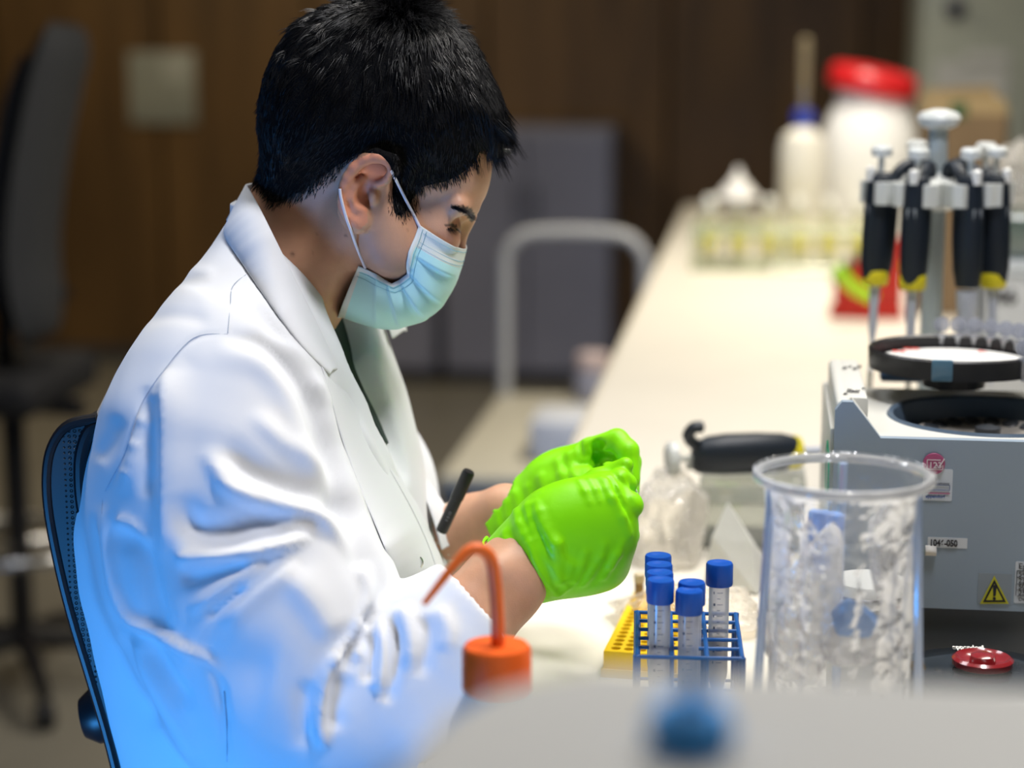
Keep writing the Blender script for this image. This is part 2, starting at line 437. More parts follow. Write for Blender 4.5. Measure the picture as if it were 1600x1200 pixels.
# ------------------------------------------------------------------ the lab bench
X1 = 1.15; Y0 = .30; Y1 = 6.45
bn = thing('lab_bench', 'long lab bench with cream worktop and pale front edge running away from the camera', 'bench', (.4, 3.3, 0))
q = MB(); q.box((XE, Y0, BZ-.03), (X1, Y1, BZ), .006, 2); q.build('worktop', M['bench'], bn)
q = MB(); q.box((XE-.004, Y0, BZ-.03), (XE, Y1, BZ-.002)); q.build('front_edge', M['bench_edge'], bn)
for k in range(3):
    y = .75+k*2.6
    for x in (XE+.06, X1-.06):
        q = MB(); q.box((x-.025, y-.025, 0), (x+.025, y+.025, BZ-.03), .004, 1); q.build('leg', M['white'], bn)
q = MB(); q.box((XE+.06, Y0+.1, BZ-.09), (XE+.08, Y1-.1, BZ-.03)); q.build('rail', M['white'], bn)
for k in range(4):
    y = 3.0+k*.82
    q = MB(); q.box((XE+.10, y, .12), (X1-.1, y+.78, BZ-.095), .004, 1); cb = q.build('cabinet', M['offwhite'], bn)
    for z in (.16, .40, .60):
        q = MB(); q.box((XE+.082, y+.02, z), (XE+.10, y+.76, z+.2-.02*(z > .5)), .003, 1); dr = q.build('drawer', M['offwhite'], cb)

# grey-green pillar cabinet behind the bench end
p0 = Wp(1440, 0, 6.9)
q = MB(); q.box((p0[0], 7.0, 0), (p0[0]+.62, 7.6, 2.3), .01, 2); fr = q.build('tall_cabinet', M['greygreen'])
tag(fr, 'tall grey green cabinet with papers stuck on it behind the bench', 'cabinet')
q = MB(); q.box((p0[0]+.39, 6.985, .05), (p0[0]+.60, 7.0, 2.28), .004, 1); q.build('side_door', mat('cab_door', (.21, .24, .21), .5), fr)
for (a, b, c, d) in ((1462, 95, 1505, 150), (1508, 80, 1575, 100), (1508, 104, 1572, 152)):
    A = Wp(a, b, 6.85); B = Wp(c, d, 6.85); q = MB(); q.box((A[0], 6.988, B[2]), (B[0], 6.998, A[2])); q.build('paper_note', M['paper'], fr)
A = Wp(1492, 14, 6.85); q = MB(); q.lathe([(.0, .0), (.03, .0), (.034, .03), (.02, .05), (0, .05)], (A[0], 6.998, A[2]), 16, (0, -1, 0)); q.build('magnet', mat('magnet', (.03, .03, .08), .5), fr)

# ------------------------------------------------------------------ trolley by the bench
tr = thing('trolley', 'low flat trolley with rounded grey tube push handle beside the bench', 'trolley', (-.5, 4.8, 0))
za = .47
A = Wz(690, 742, za); B = Wz(770, 613, za); x0 = -.73; x1 = -.30; ya = A[1]; yb = B[1]
q = MB(); q.box((x0, ya, za-.035), (x1, yb, za), .012, 2); q.build('platform', mat('trolley_top', (.50, .47, .38), .45), tr)
q = MB(); q.box((x0, ya-.006, za-.06), (x1, ya+.03, za-.03), .01, 2); q.build('bumper', mat('trolley_bumper', (.08, .10, .13), .6), tr)
hz = Wp(900, 360, yb/.99)[2]; hr = .019
hp = smooth_path([(x0+.02, yb-.03, .12), (x0+.02, yb-.03, hz-.14), (x0+.028, yb-.03, hz-.06), (x0+.07, yb-.03, hz-.012), (x0+.15, yb-.03, hz),
                  (x1-.15, yb-.03, hz), (x1-.07, yb-.03, hz-.012), (x1-.028, yb-.03, hz-.06), (x1-.02, yb-.03, hz-.14), (x1-.02, yb-.03, .12)], 6)
q = MB(); q.tube(hp, hr, 12); q.build('handle', mat('trolley_tube', (.42, .42, .42), .4), tr)
q = MB(); q.box((x0, ya, .12), (x1, yb, .15), .008, 1); q.build('lower_shelf', mat('trolley_shelf', (.16, .17, .17), .5), tr)
for x in (x0+.03, x1-.03):
    q = MB(); q.box((x-.015, ya+.01, .12), (x+.015, ya+.04, za-.03)); q.build('post', M['darkgrey'], tr)
for x in (x0+.05, x1-.05):
    for y in (ya+.06, yb-.06):
        q = MB(); q.lathe([(0, -.015), (.05, -.015), (.055, -.01), (.055, .01), (.05, .015), (0, .015)], (x, y, .055), 20, (1, 0, 0)); q.box((x-.02, y-.02, .06), (x+.02, y+.02, .12)); q.build('caster', M['blackmat'], tr)
# white carton on the trolley, small one behind
A = Wz(828, 722, za)
q = MB(); q.box((A[0], A[1], za), (A[0]+.145, A[1]+.20, za+.10), .004, 1); q.box((A[0]+.02, A[1]-.003, za+.02), (A[0]+.125, A[1], za+.045))
bx = q.build('carton', mat('carton_white', (.55, .57, .62), .6)); tag(bx, 'white carton box on the trolley nearest the gloved hands', 'box')
A = Wz(905, 612, za)
jar = thing('supply_jar', 'pink white lidded jar on the trolley beside the bench edge', 'jar', (A[0]+.05, A[1]-.12, za))
b_ = jar.location
q = MB(); q.lathe([(.045, 0), (.052, .008), (.052, .07), (.042, .09)], b_, 24); q.build('jar_body', mat('jar_grey', (.30, .31, .40), .4), jar)
q = MB(); q.lathe([(.046, .09), (.046, .125), (.04, .132), (0, .132)], b_, 24); q.build('jar_lid', mat('jar_pink', (.60, .48, .47), .5), jar)

# ------------------------------------------------------------------ office chair far left
oc = thing('lab_stool', 'tall dark grey office chair standing by the wooden wall', 'chair', tuple(Wp(40, 1068, 4.2))[:2]+(0,))
bx_, by_ = oc.location.x, oc.location.y
m_oc = mat('stool_fabric', (.040, .042, .046), .7, bump=.2, bscale=300); m_ocf = mat('stool_shell', (.020, .022, .028), .5)
def back_slab(name, pts, w, th, m, parent, label=None, taper=0.0, curve=.04, segs=12, dirv=(0, 1, 0)):
    """curved upholstered slab: pts = centreline of the profile in world metres, w = width along dirv, th = thickness"""
    P = smooth_path(pts, 5); V = []; F = []; Dv = Vector(dirv).normalized(); n = segs; mP = len(P)
    ring = 2*(n+1)
    for i, p in enumerate(P):
        t = (P[min(i+1, mP-1)]-P[max(i-1, 0)]).normalized(); N = t.cross(Dv).normalized()
        u = i/(mP-1); ww = w*(1-taper*u*u)*math.sin(math.pi*min(1, max(.0, (.04+u*.92))))**.22
        tt = th*min(1, 6*min(u+.02, 1.02-u))**.5
        for side in (1, -1):
            for k in range(n+1):
                a = (k/n*2-1)*side
                edge = (1-abs(a)**4)**.5
                V.append(p + Dv*(a*ww/2) + N*(side*tt/2*edge + curve*(a*a-.3)))
    for i in range(mP-1):
        for k in range(ring):
            q_ = (k+1) % ring; F.append([i*ring+k, i*ring+q_, (i+1)*ring+q_, (i+1)*ring+k])
    F.append(list(range(ring))[::-1]); F.append([(mP-1)*ring+k for k in range(ring)])
    b = MB(); b.add(V, F, True); return b.build(name, m, parent, label=label, auto=60)
def Q(px, py, D=4.2): return tuple(Wp(px, py, D))
back_slab('backrest', [Q(70, 520), Q(52, 400), Q(62, 270), Q(88, 130), Q(112, 40)], .44, .085, m_oc, oc, curve=.04, dirv=(-.24, 1, 0))
back_slab('back_shell', [Q(25, 480), Q(22, 340), Q(38, 200), Q(66, 90)], .38, .05, m_ocf, oc, curve=.04, dirv=(-.24, 1, 0))
A = Wp(60, 600, 4.2)
q = MB(); q.box((A[0]-.30, A[1]-.22, .66), (A[0]+.07, A[1]+.22, .75), .035, 3); q.build('seat', M['blackmat'], oc)
q = MB(); q.tube([Q(10, 440), Q(8, 560), (A[0]-.08, A[1], .66), (A[0]+.1, A[1], .65)], .022, 8); q.build('back_support', M['black'], oc)
q = MB(); q.tube([(bx_, by_, .10), (bx_, by_, .66)], .026, 12); q.build('gas_lift', M['black'], oc)
for s_ in (-1, 1):
    q = MB(); q.tube(smooth_path([(A[0]-.12, A[1]+.20*s_, .70), (A[0]-.11, A[1]+.25*s_, .80), (A[0]-.12, A[1]+.26*s_, .86), (A[0]-.02, A[1]+.26*s_, .87)], 4), .016, 8); q.build('armrest', M['black'], oc)
ring = [(bx_+.2*math.cos(t), by_+.2*math.sin(t), .34) for t in np.linspace(0, 2*math.pi, 33)[:-1]]
q = MB(); q.tube(ring, .014, 10, closed=True)
for k in range(3):
    a = k*2.09+.4; q.tube([(bx_, by_, .34), (bx_+.2*math.cos(a), by_+.2*math.sin(a), .34)], .009, 8)
q.build('foot_ring', M['steel'], oc)
for k in range(5):
    a = k*2*math.pi/5+.2; e = (bx_+.30*math.cos(a), by_+.30*math.sin(a))
    q = MB(); q.tube([(bx_, by_, .12), (bx_+.15*math.cos(a), by_+.15*math.sin(a), .105), (e[0], e[1], .075)], [.028, .022, .016], 8); lg = q.build('leg', M['black'], oc)
    q = MB(); q.lathe([(0, -.02), (.026, -.02), (.03, -.012), (.03, .012), (.026, .02), (0, .02)], (e[0], e[1], .03), 16, (math.sin(a), -math.cos(a), 0)); q.build('caster', M['blackmat'], lg)
# ================================================================== THE PERSON
HD = 1.72      # forward distance of the head's middle plane
def H(px, py, d=0.0): return Lp(px, py, HD+d)
pl = Wz(420, 1200, 0.0)
person = thing('person', 'man with short black hair in white lab coat, face mask and bright green gloves', 'person', tuple(Wp(400, 1400, 1.75))[:2]+(0,))

# ---- head and neck
hv = Vol((-.26, 1.60, 1.05), (.02, 1.84, 1.52), .0019)
K = 1/1745.
hv.ell(H(592, 172), (.094, .076, .088), .01)                      # cranium
hv.ell(H(520, 190), (.060, .066, .075), .03)                      # back of head
hv.ell(H(668, 215), (.056, .064, .070), .025)                     # frontal
hv.ell(H(706, 268), (.030, .050, .040), .02, rot=.35)             # forehead over the brows
for s in (-1, 1):
    hv.cone(H(731, 326, .018*s), H(716, 322, .048*s), .0090, .0080, .010)   # brow ridge
    hv.ell(H(672, 362, .036*s), (.028, .020, .028), .015)          # cheekbone
    hv.cone(H(590, 330, .054*s), H(597, 400, .046*s), .018, .016, .025)   # jaw angle
    hv.cone(H(597, 400, .046*s), H(632, 462, .018*s), .016, .015, .02)   # jaw body
hv.ell(H(640, 375), (.040, .050, .058), .02)                      # face mass
hv.ell(H(655, 425), (.026, .034, .036), .015)
hv.ell(H(648, 468), (.018, .020, .016), .012)                      # chin
for s in (-1, 1):
    hv.ell(H(718, 352, .036*s), (.0095, .0130, .0080), .008, mode='s')      # eye socket
    hv.ell(H(700, 355, .032*s), (.0118, .0118, .0118), .004)      # eyeball under the lid
    hv.cone(H(713, 351, .020*s), H(693, 349, .044*s), .0032, .0028, .003)   # upper lid
    hv.cone(H(711, 364, .020*s), H(694, 366, .042*s), .0030, .0026, .003)   # lower lid
hv.cone(H(728, 340), H(712, 375), .0090, .0085, .010)             # nose bridge
hv.cone(H(710, 372), H(712, 396), .0080, .0090, .006)             # nose
for s in (-1, 1): hv.ell(H(698, 398, .009*s), (.008, .007, .006), .005)
# neck
hv.cone(H(540, 345), H(468, 398, .005), .052, .054, .03)
hv.cone(H(468, 398, .005), H(400, 500, .01), .054, .060, .02)
hv.cone(H(462, 300), H(430, 380, .005), .032, .034, .03)          # nape
for s in (-1, 1):
    hv.cone(H(560, 330, .050*s), H(478, 500, .028*s), .011, .010, .022)      # neck muscle
    hv.ell(H(603, 372, .062*s), (.018, .010, .030), .02, rot=.4)  # masseter
hv.cone(H(520, 430), H(492, 495), .020, .018, .02)                # throat
# ears
for s in (-1, 1):
    e0 = -.0735 if s < 0 else .0735
    def E(px, py, d): return H(px, py, (abs(e0)+d)*s)
    hv.ell(E(568, 302, -.004), (.021, .0065, .034), .004, rot=-.42)          # plate
    hel = [(604, 282, .005, .0038), (609, 266, .0105, .0044), (604, 251, .0125, .0048), (588, 245, .0135, .0052), (570, 249, .0135, .0052), (553, 263, .013, .0050), (543, 278, .0125, .0048),
           (537, 291, .012, .0044), (533, 310, .011, .0040), (535, 326, .0095, .0038), (543, 338, .008, .0040), (556, 350, .006, .0050)]
    hv.chain([(E(a, b, d), r) for a, b, d, r in hel], .0025)
    hv.chain([(E(605, 280, .005), .0036), (E(594, 286, .004), .0032), (E(580, 287, .002), .0028)], .0025)    # helix root
    hv.ell(E(560, 346, .004), (.010, .0050, .012), .004, rot=-.5)            # lobe
    hv.chain([(E(566, 276, .004), .0036), (E(556, 290, .0070), .0046), (E(551, 308, .0075), .0048), (E(556, 324, .006), .0045), (E(566, 326, .005), .0040)], .004)  # antihelix
    hv.ell(E(588, 268, .010), (.0100, .0090, .0056), .003, mode='s', rot=.35)            # fossa
    hv.ell(E(570, 300, .012), (.0062, .0110, .0130), .003, mode='s', rot=-.5)           # concha
    hv.ell(E(573, 310, .006), (.0050, .0110, .0075), .003, mode='s')
    hv.ell(E(583, 308, .0035), (.0045, .0045, .0070), .003)                  # tragus
hv.blur(1)
headV, headQ = hv.mesh()

# ---- the rest of the body (inside the coat) and the forearms
TM = 1.74; EX = np.array([.976, -.219]); NX = np.array([.219, .976])
def mirror(p, R0=-.25, D0=TM):
    q = np.array(p, float).copy(); d = (q[..., 0]-R0)*NX[0]+(q[..., 1]-D0)*NX[1]
    q[..., 0] -= 2*d*NX[0]; q[..., 1] -= 2*d*NX[1]; return q
bv = Vol((-.45, 1.30, .0), (.18, 2.10, 1.25), .0075)
def T(px, py, D=TM): return Lp(px, py, D)
bv.cone(T(425, 500), T(385, 680), .045, .085, .04, sf=1.35); bv.cone(T(385, 680), T(430, 1050), .085, .09, .04, sf=1.5)
bv.cone(T(430, 1050), T(455, 1330), .09, .12, .04, sf=1.4)
hipc = T(430, 1380)
for s in (-1, 1):
    hip = np.array([hipc[0], TM+.09*s, .66]); knee = hip+np.array([.42, -.06, .02]); foot = knee+np.array([.0, 0, -.36]); toe = foot+np.array([.18, -.03, -.22])
    ank = foot+np.array([-.06, 0, -.17])
    bv.chain([(hip, .085), (knee, .062), (foot, .050), (ank, .042)], .03)
    bv.chain([(ank+np.array([-.04, 0, -.04]), .04), (toe+np.array([-.04, 0, 0]), .034)], .02)
bv.v[:, :, :2] = .5
bodyV, bodyQ = bv.mesh()
# forearms: fine skin pieces that run from the sleeves into the gloves
av = Vol((-.16, 1.42, .88), (.06, 1.66, 1.16), .0025)
av.chain([(Lp(640, 1080, 1.50), .040), (Lp(720, 985, 1.53), .0365), (Lp(785, 915, 1.555), .0310), (Lp(815, 880, 1.57), .031)], .02, sf=.85)
av.chain([(Lp(735, 925, 1.528), .009), (Lp(770, 890, 1.535), .007)], .02)
armV, armQ = av.mesh()
fv = Vol((-.14, 1.68, .98), (.06, 1.86, 1.16), .0025)
fv.chain([(Lp(650, 905, 1.80), .036), (Lp(735, 825, 1.775), .0275), (Lp(790, 800, 1.75), .027)], .02, sf=.9)
farmV, farmQ = fv.mesh()
V, Qd = join([(headV, headQ), (armV, armQ), (farmV, farmQ), (bodyV, bodyQ)])
pp = project(V)
skin = np.array([.60, .325, .205]); C = np.tile(skin, (len(V), 1))
nh = len(headV); ph = pp[:nh]
def blob(cx, cy, rx, ry): return np.exp(-(((ph[:, 0]-cx)/rx)**2+((ph[:, 1]-cy)/ry)**2))
def tint(mask, col, a): C[:nh] = C[:nh]*(1-(mask*a)[:, None])+np.array(col)*(mask*a)[:, None]
earm = (in_poly(ph, [(614, 262), (606, 240), (585, 236), (550, 253), (530, 290), (527, 325), (545, 350), (562, 360), (575, 345), (572, 300), (600, 290), (615, 270)]) > 0)*1.0
tint(earm, (.74, .29, .17), .8)
tint(blob(560, 440, 70, 45), (.30, .17, .125), .45); tint(blob(640, 440, 50, 40), (.22, .14, .12), .55)    # beard shadow
tint(blob(700, 375, 22, 14), (.42, .17, .12), .6)
tint(in_poly(ph, [(716, 328), (725, 322), (737, 327), (743, 340), (737, 346), (728, 336)]) > -1, (.012, .010, .010), .92)  # brow
tint((in_poly(ph, [(706, 318), (726, 322), (728, 334), (716, 328)]) > 0)*1.0, (.05, .035, .03), .45)
tint(in_poly(ph, [(694, 352), (703, 349), (713, 351), (714, 356), (704, 354)]) > -.5, (.03, .02, .02), .9)   # lashes
for mx, my, r in ((457, 397, 3.2), (540, 368, 2.2), (664, 305, 1.6), (552, 318, 1.5), (637, 360, 1.6), (488, 395, 1.5), (671, 333, 1.4), (496, 367, 1.2)):
    tint(np.exp(-((ph[:, 0]-mx)**2+(ph[:, 1]-my)**2)/r**2), (.10, .045, .03), .85)
# cropped hair at the nape and temples darkens the scalp
HAIR = [(400, 290), (430, 322), (458, 314), (490, 296), (520, 275), (545, 256), (575, 245), (600, 243), (608, 262), (612, 300), (614, 328), (630, 337), (646, 330), (656, 308), (668, 292),
        (705, 284), (726, 272), (742, 252), (752, 226), (790, 240), (830, 180), (780, 0), (600, -60), (420, 0), (380, 200)]
hd = in_poly(ph, HAIR)
sc_ = np.clip((hd+6)/22, 0, 1); tint(sc_*(1-earm), (.012, .011, .012), .96)
clothes = np.arange(len(V)) >= nh+len(armV)+len(farmV)
C[clothes] = np.where((V[clothes][:, 2] > .80)[:, None], (.045, .065, .055), (.02, .022, .03))
C[clothes & (V[:, 2] < .07)] = (.01, .01, .01)
m_skin = mat('skin', (.5, .27, .18), .48, attr='tone', sss=.12, bump=.25, bscale=900, bdist=.0006, var=.06, vscale=60)
body = mesh_obj('body', L2W(V), Qd, m_skin, person, smooth=True); set_color(body, 'tone', C)

# ---- hair: a cropped cap and strands that fan out from the whorl at the crown
G = hv; ax = [(G.lo[i]+G.h*np.arange(G.n[i])) for i in range(3)]
gX, gZ = np.meshgrid(ax[0], ax[2], indexing='ij')
pg = project(np.stack([gX.ravel(), np.full(gX.size, HD), gZ.ravel()], -1)); hp_ = in_poly(pg, HAIR).reshape(gX.shape).astype(np.float32)
# thickness of the mass above the scalp grows away from the hairline, and is largest over the top and the fringe
th = np.clip((hp_-9)*.00020, -.004, .0115)
th += .006*np.exp(-(((pg[:, 0]-600)/110)**2+((pg[:, 1]-25)/60)**2)).reshape(gX.shape)
fr_ = np.exp(-(((pg[:, 0]-772)/34)**2+((pg[:, 1]-205)/55)**2)).reshape(gX.shape)
th += np.where(hp_ > 0, .012*fr_, 0)
EARP = [(615, 285), (617, 250), (604, 236), (578, 232), (554, 243), (532, 266), (522, 300), (530, 345), (560, 362), (585, 345), (606, 300)]
ep_ = in_poly(pg, EARP).reshape(gX.shape); th = np.where(ep_ > -3, np.minimum(th, -.002+.0004*np.maximum(-ep_, 0)), th)
hairv = Vol(G.lo, G.lo+G.h*(G.n-1), G.h); hairv.n = G.n.copy()
hairv.v = (G.v-th[:, None, :].astype(np.float32))

hairv.blur(2)
hcV, hcQ = hairv.mesh()
pc = project(hcV)
ear_cut = in_poly(pc, [(612, 240), (575, 236), (548, 250), (525, 290), (525, 330), (560, 360), (590, 345), (615, 300)])
m_hair = mat('hair', (.005, .005, .006), .36, spec=.42)
m_scalp = mat('hair_root', (.004, .004, .0045), .9, spec=.12, bump=.6, bscale=500, bdist=.002)
hair = mesh_obj('hair', L2W(hcV), hcQ, m_scalp, person, smooth=True)
# strands
fa = hcV[hcQ[:, 0]]; fb = hcV[hcQ[:, 1]]; fc = hcV[hcQ[:, 2]]; nrm = np.cross(fb-fa, fc-fa); nrm /= np.linalg.norm(nrm, axis=1)[:, None]+1e-12
fp = project(fa); inside = in_poly(fp, HAIR)
G3 = np.stack(np.gradient(G.v, G.h), -1)
okf = (inside > 1.0) & (in_poly(fp, EARP) < -2) & (G.sample(fa) > .0004)
cand = np.where(okf)[0]
near = cand[fa[cand][:, 1] < HD+.03]; NS = 30000
pick = np.concatenate([RNG.choice(near, int(NS*.85)), RNG.choice(cand, int(NS*.15))])
root = fa[pick]+RNG.normal(0, .0008, (NS, 3)); N = nrm[pick]; P2 = project(root)
whorl = np.array([628, 22]); Wv = Lp(whorl[0], whorl[1], HD-.01)
away = root-Wv; away[:, 2] -= .035*np.clip(1-np.linalg.norm(root-Wv, axis=1)/.06, 0, 1)
away /= np.linalg.norm(away, axis=1)[:, None]+1e-9
tang = away-N*(away*N).sum(1)[:, None]; tang /= np.linalg.norm(tang, axis=1)[:, None]+1e-9
cell = np.floor(root/.0065).astype(int); hsh = (cell[:, 0]*73856093 ^ cell[:, 1]*19349663 ^ cell[:, 2]*83492791) & 1023
jit = RNG.normal(0, 1, (1024, 3))[hsh]
dist = in_poly(P2, HAIR); top = np.clip((200-P2[:, 1])/200, 0, 1)
ln = np.clip(.005+.00009*dist, .005, .017)*(1+.5*top)*RNG.uniform(.75, 1.25, NS)
fringe = np.exp(-(((P2[:, 0]-775)/32)**2+((P2[:, 1]-190)/55)**2))*1.2; ln += .014*np.clip(fringe, 0, 1)
spike = np.exp(-(((P2[:, 0]-625)/60)**2+((P2[:, 1]-14)/26)**2)); ln += .010*spike
lift = (.16+.10*top+.75*spike-.05*fringe)
d0 = tang+N*lift[:, None]+jit*(.11+.14*top)[:, None]+RNG.normal(0, .10, (NS, 3))
d0[:, 0] += .25*fringe; d0[:, 2] -= .9*fringe
d0 /= np.linalg.norm(d0, axis=1)[:, None]
SEG = 4; pts = [root-N*.0012]; d = d0.copy()
for k in range(SEG):
    d = d-N*(.10*(1-spike))[:, None]; d[:, 2] -= .05; d /= np.linalg.norm(d, axis=1)[:, None]
    pts.append(pts[-1]+d*(ln/SEG)[:, None])
pts = np.stack(pts, 1)
# short hairs rooted in the skin soften the hairline
hf = headV[headQ[:, 0]]; hn = np.cross(headV[headQ[:, 1]]-hf, headV[headQ[:, 2]]-hf); hn /= np.linalg.norm(hn, axis=1)[:, None]+1e-12
hpx = project(hf); hdist = in_poly(hpx, HAIR)
ear_ = in_poly(hpx, EARP) > -1
wgt = np.where((hdist > -9) & (hdist < 34) & ~ear_ & (hf[:, 1] < HD+.02) & (hpx[:, 1] > 150), np.clip((hdist+9)/24, .02, 1), 0)
N2_ = 9000; pk = RNG.choice(len(hf), N2_, p=wgt/wgt.sum()); r2 = hf[pk]+RNG.normal(0, .0008, (N2_, 3)); n2_ = hn[pk]
aw = r2-Wv; aw /= np.linalg.norm(aw, axis=1)[:, None]; tg = aw-n2_*(aw*n2_).sum(1)[:, None]; tg /= np.linalg.norm(tg, axis=1)[:, None]+1e-9
dd2 = tg+n2_*.22+RNG.normal(0, .20, (N2_, 3)); dd2 /= np.linalg.norm(dd2, axis=1)[:, None]
l2 = RNG.uniform(.0045, .0095, N2_)*np.clip(.5+(hdist[pk]+9)/30, .5, 1.2)
p2 = [r2-n2_*.0005]; d_2 = dd2.copy()
for k in range(SEG): p2.append(p2[-1]+d_2*(l2/SEG)[:, None]); d_2 = d_2-n2_*.06; d_2 /= np.linalg.norm(d_2, axis=1)[:, None]
pts = np.concatenate([pts, np.stack(p2, 1)]); d0 = np.concatenate([d0, dd2]); N = np.concatenate([N, n2_])
# longer locks: the fringe over the forehead and the tuft on the crown
LK = []
def lock(a, b, c, dm, n, sp0, sp1):
    A = Lp(a[0], a[1], HD+dm); B = Lp(b[0], b[1], HD+dm*1.05); C3 = Lp(c[0], c[1], HD+dm*1.05)
    for _ in range(n):
        o0 = RNG.normal(0, sp0, 3); o1 = RNG.normal(0, sp1, 3)
        LK.append([(A+o0)*(1-t)**2+2*(B+o0*.6+o1*.4)*t*(1-t)+(C3+o1)*t*t for t in np.linspace(0, 1, SEG+1)])
for k in range(95):
    dm = RNG.uniform(-.052, .05); u = RNG.uniform(0, 1); curv = (dm/.06)**2
    lock((700+45*u-22*curv, 70+90*u), (765+22*u-30*curv, 125+62*u), (790+20*u-34*curv+RNG.normal(0, 6), 190+50*u+RNG.normal(0, 12)), dm, 16, .0032, .0016)
for k in range(34):
    dm = RNG.uniform(-.045, .03); u = RNG.uniform(0, 1); curv = (dm/.06)**2
    lock((740-20*curv, 165+30*u), (775-30*curv, 205+25*u), (782+14*u-30*curv+RNG.normal(0, 9), 250+24*u+RNG.normal(0, 9)), dm, 9, .0026, .0013)
for k in range(10):
    u = RNG.uniform(0, 1); lock((722+14*u, 205), (736+12*u, 238), (744+8*u, 268+10*u), -.050+.02*u, 6, .002, .0010)
for k in range(46):
    a = RNG.uniform(-1, 1); dm = RNG.uniform(-.035, .035)
    lock((628+26*a, 26), (622+60*a, 4), (620+95*a+RNG.normal(0, 10), 4-14*abs(math.cos(a))+RNG.normal(0, 5)), dm, 14, .003, .0016)
LK = np.array(LK); pts = np.concatenate([pts, LK]); dl = LK[:, 1]-LK[:, 0]; dl /= np.linalg.norm(dl, axis=1)[:, None]
d0 = np.concatenate([d0, dl]); N = np.concatenate([N, np.tile(np.array([[.3, -.9, .3]]), (len(LK), 1))]); NS = len(pts)
side = np.cross(d0, N); side /= np.linalg.norm(side, axis=1)[:, None]+1e-9; oth = np.cross(d0, side)
wd = RNG.uniform(.00022, .00042, NS)[:, None, None]*np.array([1, 1, .85, .6, .12])[None, :, None]
ring = np.stack([pts+wd*(math.cos(a)*side[:, None]+math.sin(a)*oth[:, None]) for a in (0, 2.094, 4.189)], 2)
SV = ring.reshape(-1, 3); b0 = (np.arange(NS)*(SEG+1)*3)[:, None, None]
kk = np.arange(SEG)[None, :, None]*3; tt = np.arange(3)[None, None, :]; t2 = (tt+1) % 3
SQ = np.stack([b0+kk+tt, b0+kk+t2, b0+kk+3+t2, b0+kk+3+tt], -1).reshape(-1, 4)
mesh_obj('hair_strands', L2W(SV), SQ, m_hair, hair, smooth=True, kind='stuff')

# eyebrow and lashes as short hairs
def tuft(name, path, n, length, dirn, D, w, parent):
    q = MB()
    P = [np.array(p, float) for p in path]
    for i in range(n):
        t = random.random()*(len(P)-1); j = min(int(t), len(P)-2); p = P[j]+(P[j+1]-P[j])*(t-j)+RNG.normal(0, 1.5, 2)
        hd_ = hv.hit(p[0], p[1], HD)
        a = Lp(p[0], p[1], hd_-.0002); b = Lp(p[0]+dirn[0]*length+random.gauss(0, 1.4), p[1]+dirn[1]*length+random.gauss(0, 1.4), hd_-.0012)
        A, B = L2W(a), L2W(b); q.tube([A, (A+B)/2, B], [w, w*.8, w*.2], 3)
    return q.build(name, m_hair, parent, kind='stuff')
tuft('eyebrow', [(705, 322), (718, 325), (730, 332), (738, 340)], 220, 9, (.75, .45), HD, .00022, person)
tuft('eyelashes', [(699, 357), (706, 356), (713, 357)], 46, 8, (.8, .8), HD, .00016, person)

# ---- face mask
m_mask = mat('mask_blue', (.46, .80, .86), .65, bump=.25, bscale=700, bdist=.0004, sheen=.2, sss=.0)
m_maskw = mat('mask_white', (.74, .80, .80), .6, bump=.4, bscale=900, bdist=.0004)
prof = [(729, 387), (725, 404), (718, 428), (706, 455), (691, 478), (672, 495), (648, 505), (621, 512), (592, 511), (562, 503), (530, 492)]
edge = [(655, 351), (648, 371), (639, 392), (636, 410), (636, 428), (624, 437), (612, 443), (600, 436), (588, 428), (575, 420), (561, 414)]
nt_, ns_ = 101, 29
def along(path, n): return np.array(smooth_path([(a, b, 0) for a, b in path], 10))[np.round(np.linspace(0, 10*(len(path)-1), n)).astype(int)][:, :2]
def lin(path, n):
    t = np.linspace(0, len(path)-1, n); xs = np.interp(t, range(len(path)), [p[0] for p in path]); ys = np.interp(t, range(len(path)), [p[1] for p in path]); return np.stack([xs, ys], -1)
pm_ = along(prof, nt_); pe_ = lin(edge, nt_)
tt_ = np.linspace(0, 1, nt_)
eD = np.interp(tt_, [0, .25, .5, .6, .8, 1], [-.058, -.064, -.062, -.064, -.066, -.052])
gridV = np.zeros((nt_, 2*ns_-1, 3))
pleat_t = [.13, .27, .42, .56, .70, .82]
for i in range(nt_):
    A = H(pe_[i][0], pe_[i][1], eD[i]); B = H(pm_[i][0], pm_[i][1], 0)
    t = tt_[i]
    saw = 0
    for pt, hgt in ((.20, .0035), (.36, .0030), (.50, .0045), (.66, .0040), (.80, .0018)):
        x = (t-pt)/.10
        saw += hgt*max(0, 1-abs(x))**.8 if x < 0 else hgt*max(0, 1-x*4.5)
    for j in range(ns_):
        s = j/(ns_-1)                                   # 0 at the ear edge, 1 on the middle line
        e = math.sin(s*math.pi/2)**.9; f = 1-math.cos(s*math.pi/2)**1.0
        p = A*(1-e)+B*e; p[1] = A[1]*(1-f**1.15)+B[1]*f**1.15
        p[1] -= saw*2.0*math.sin(math.pi*min(1, s*1.15))*(.5+.5*s)
        p[2] += saw*.25*s
        gridV[i, j] = p
        if 1:
            q_ = project(p); hdd = hv.hit(q_[0], q_[1], None)
            if hdd is not None and p[1] > hdd-.0018: p[1] = hdd-.0018
            gridV[i, j] = p
        pmr = p.copy(); pmr[1] = 2*HD-p[1]; gridV[i, 2*ns_-2-j] = pmr
gv = L2W(gridV.reshape(-1, 3)); nj = 2*ns_-1
mq = [[i*nj+j, i*nj+j+1, (i+1)*nj+j+1, (i+1)*nj+j] for i in range(nt_-1) for j in range(nj-1)]
mi = [1 if (i < 15 or i > 95 or (j < 1) or j > nj-3) else 0 for i in range(nt_-1) for j in range(nj-1)]
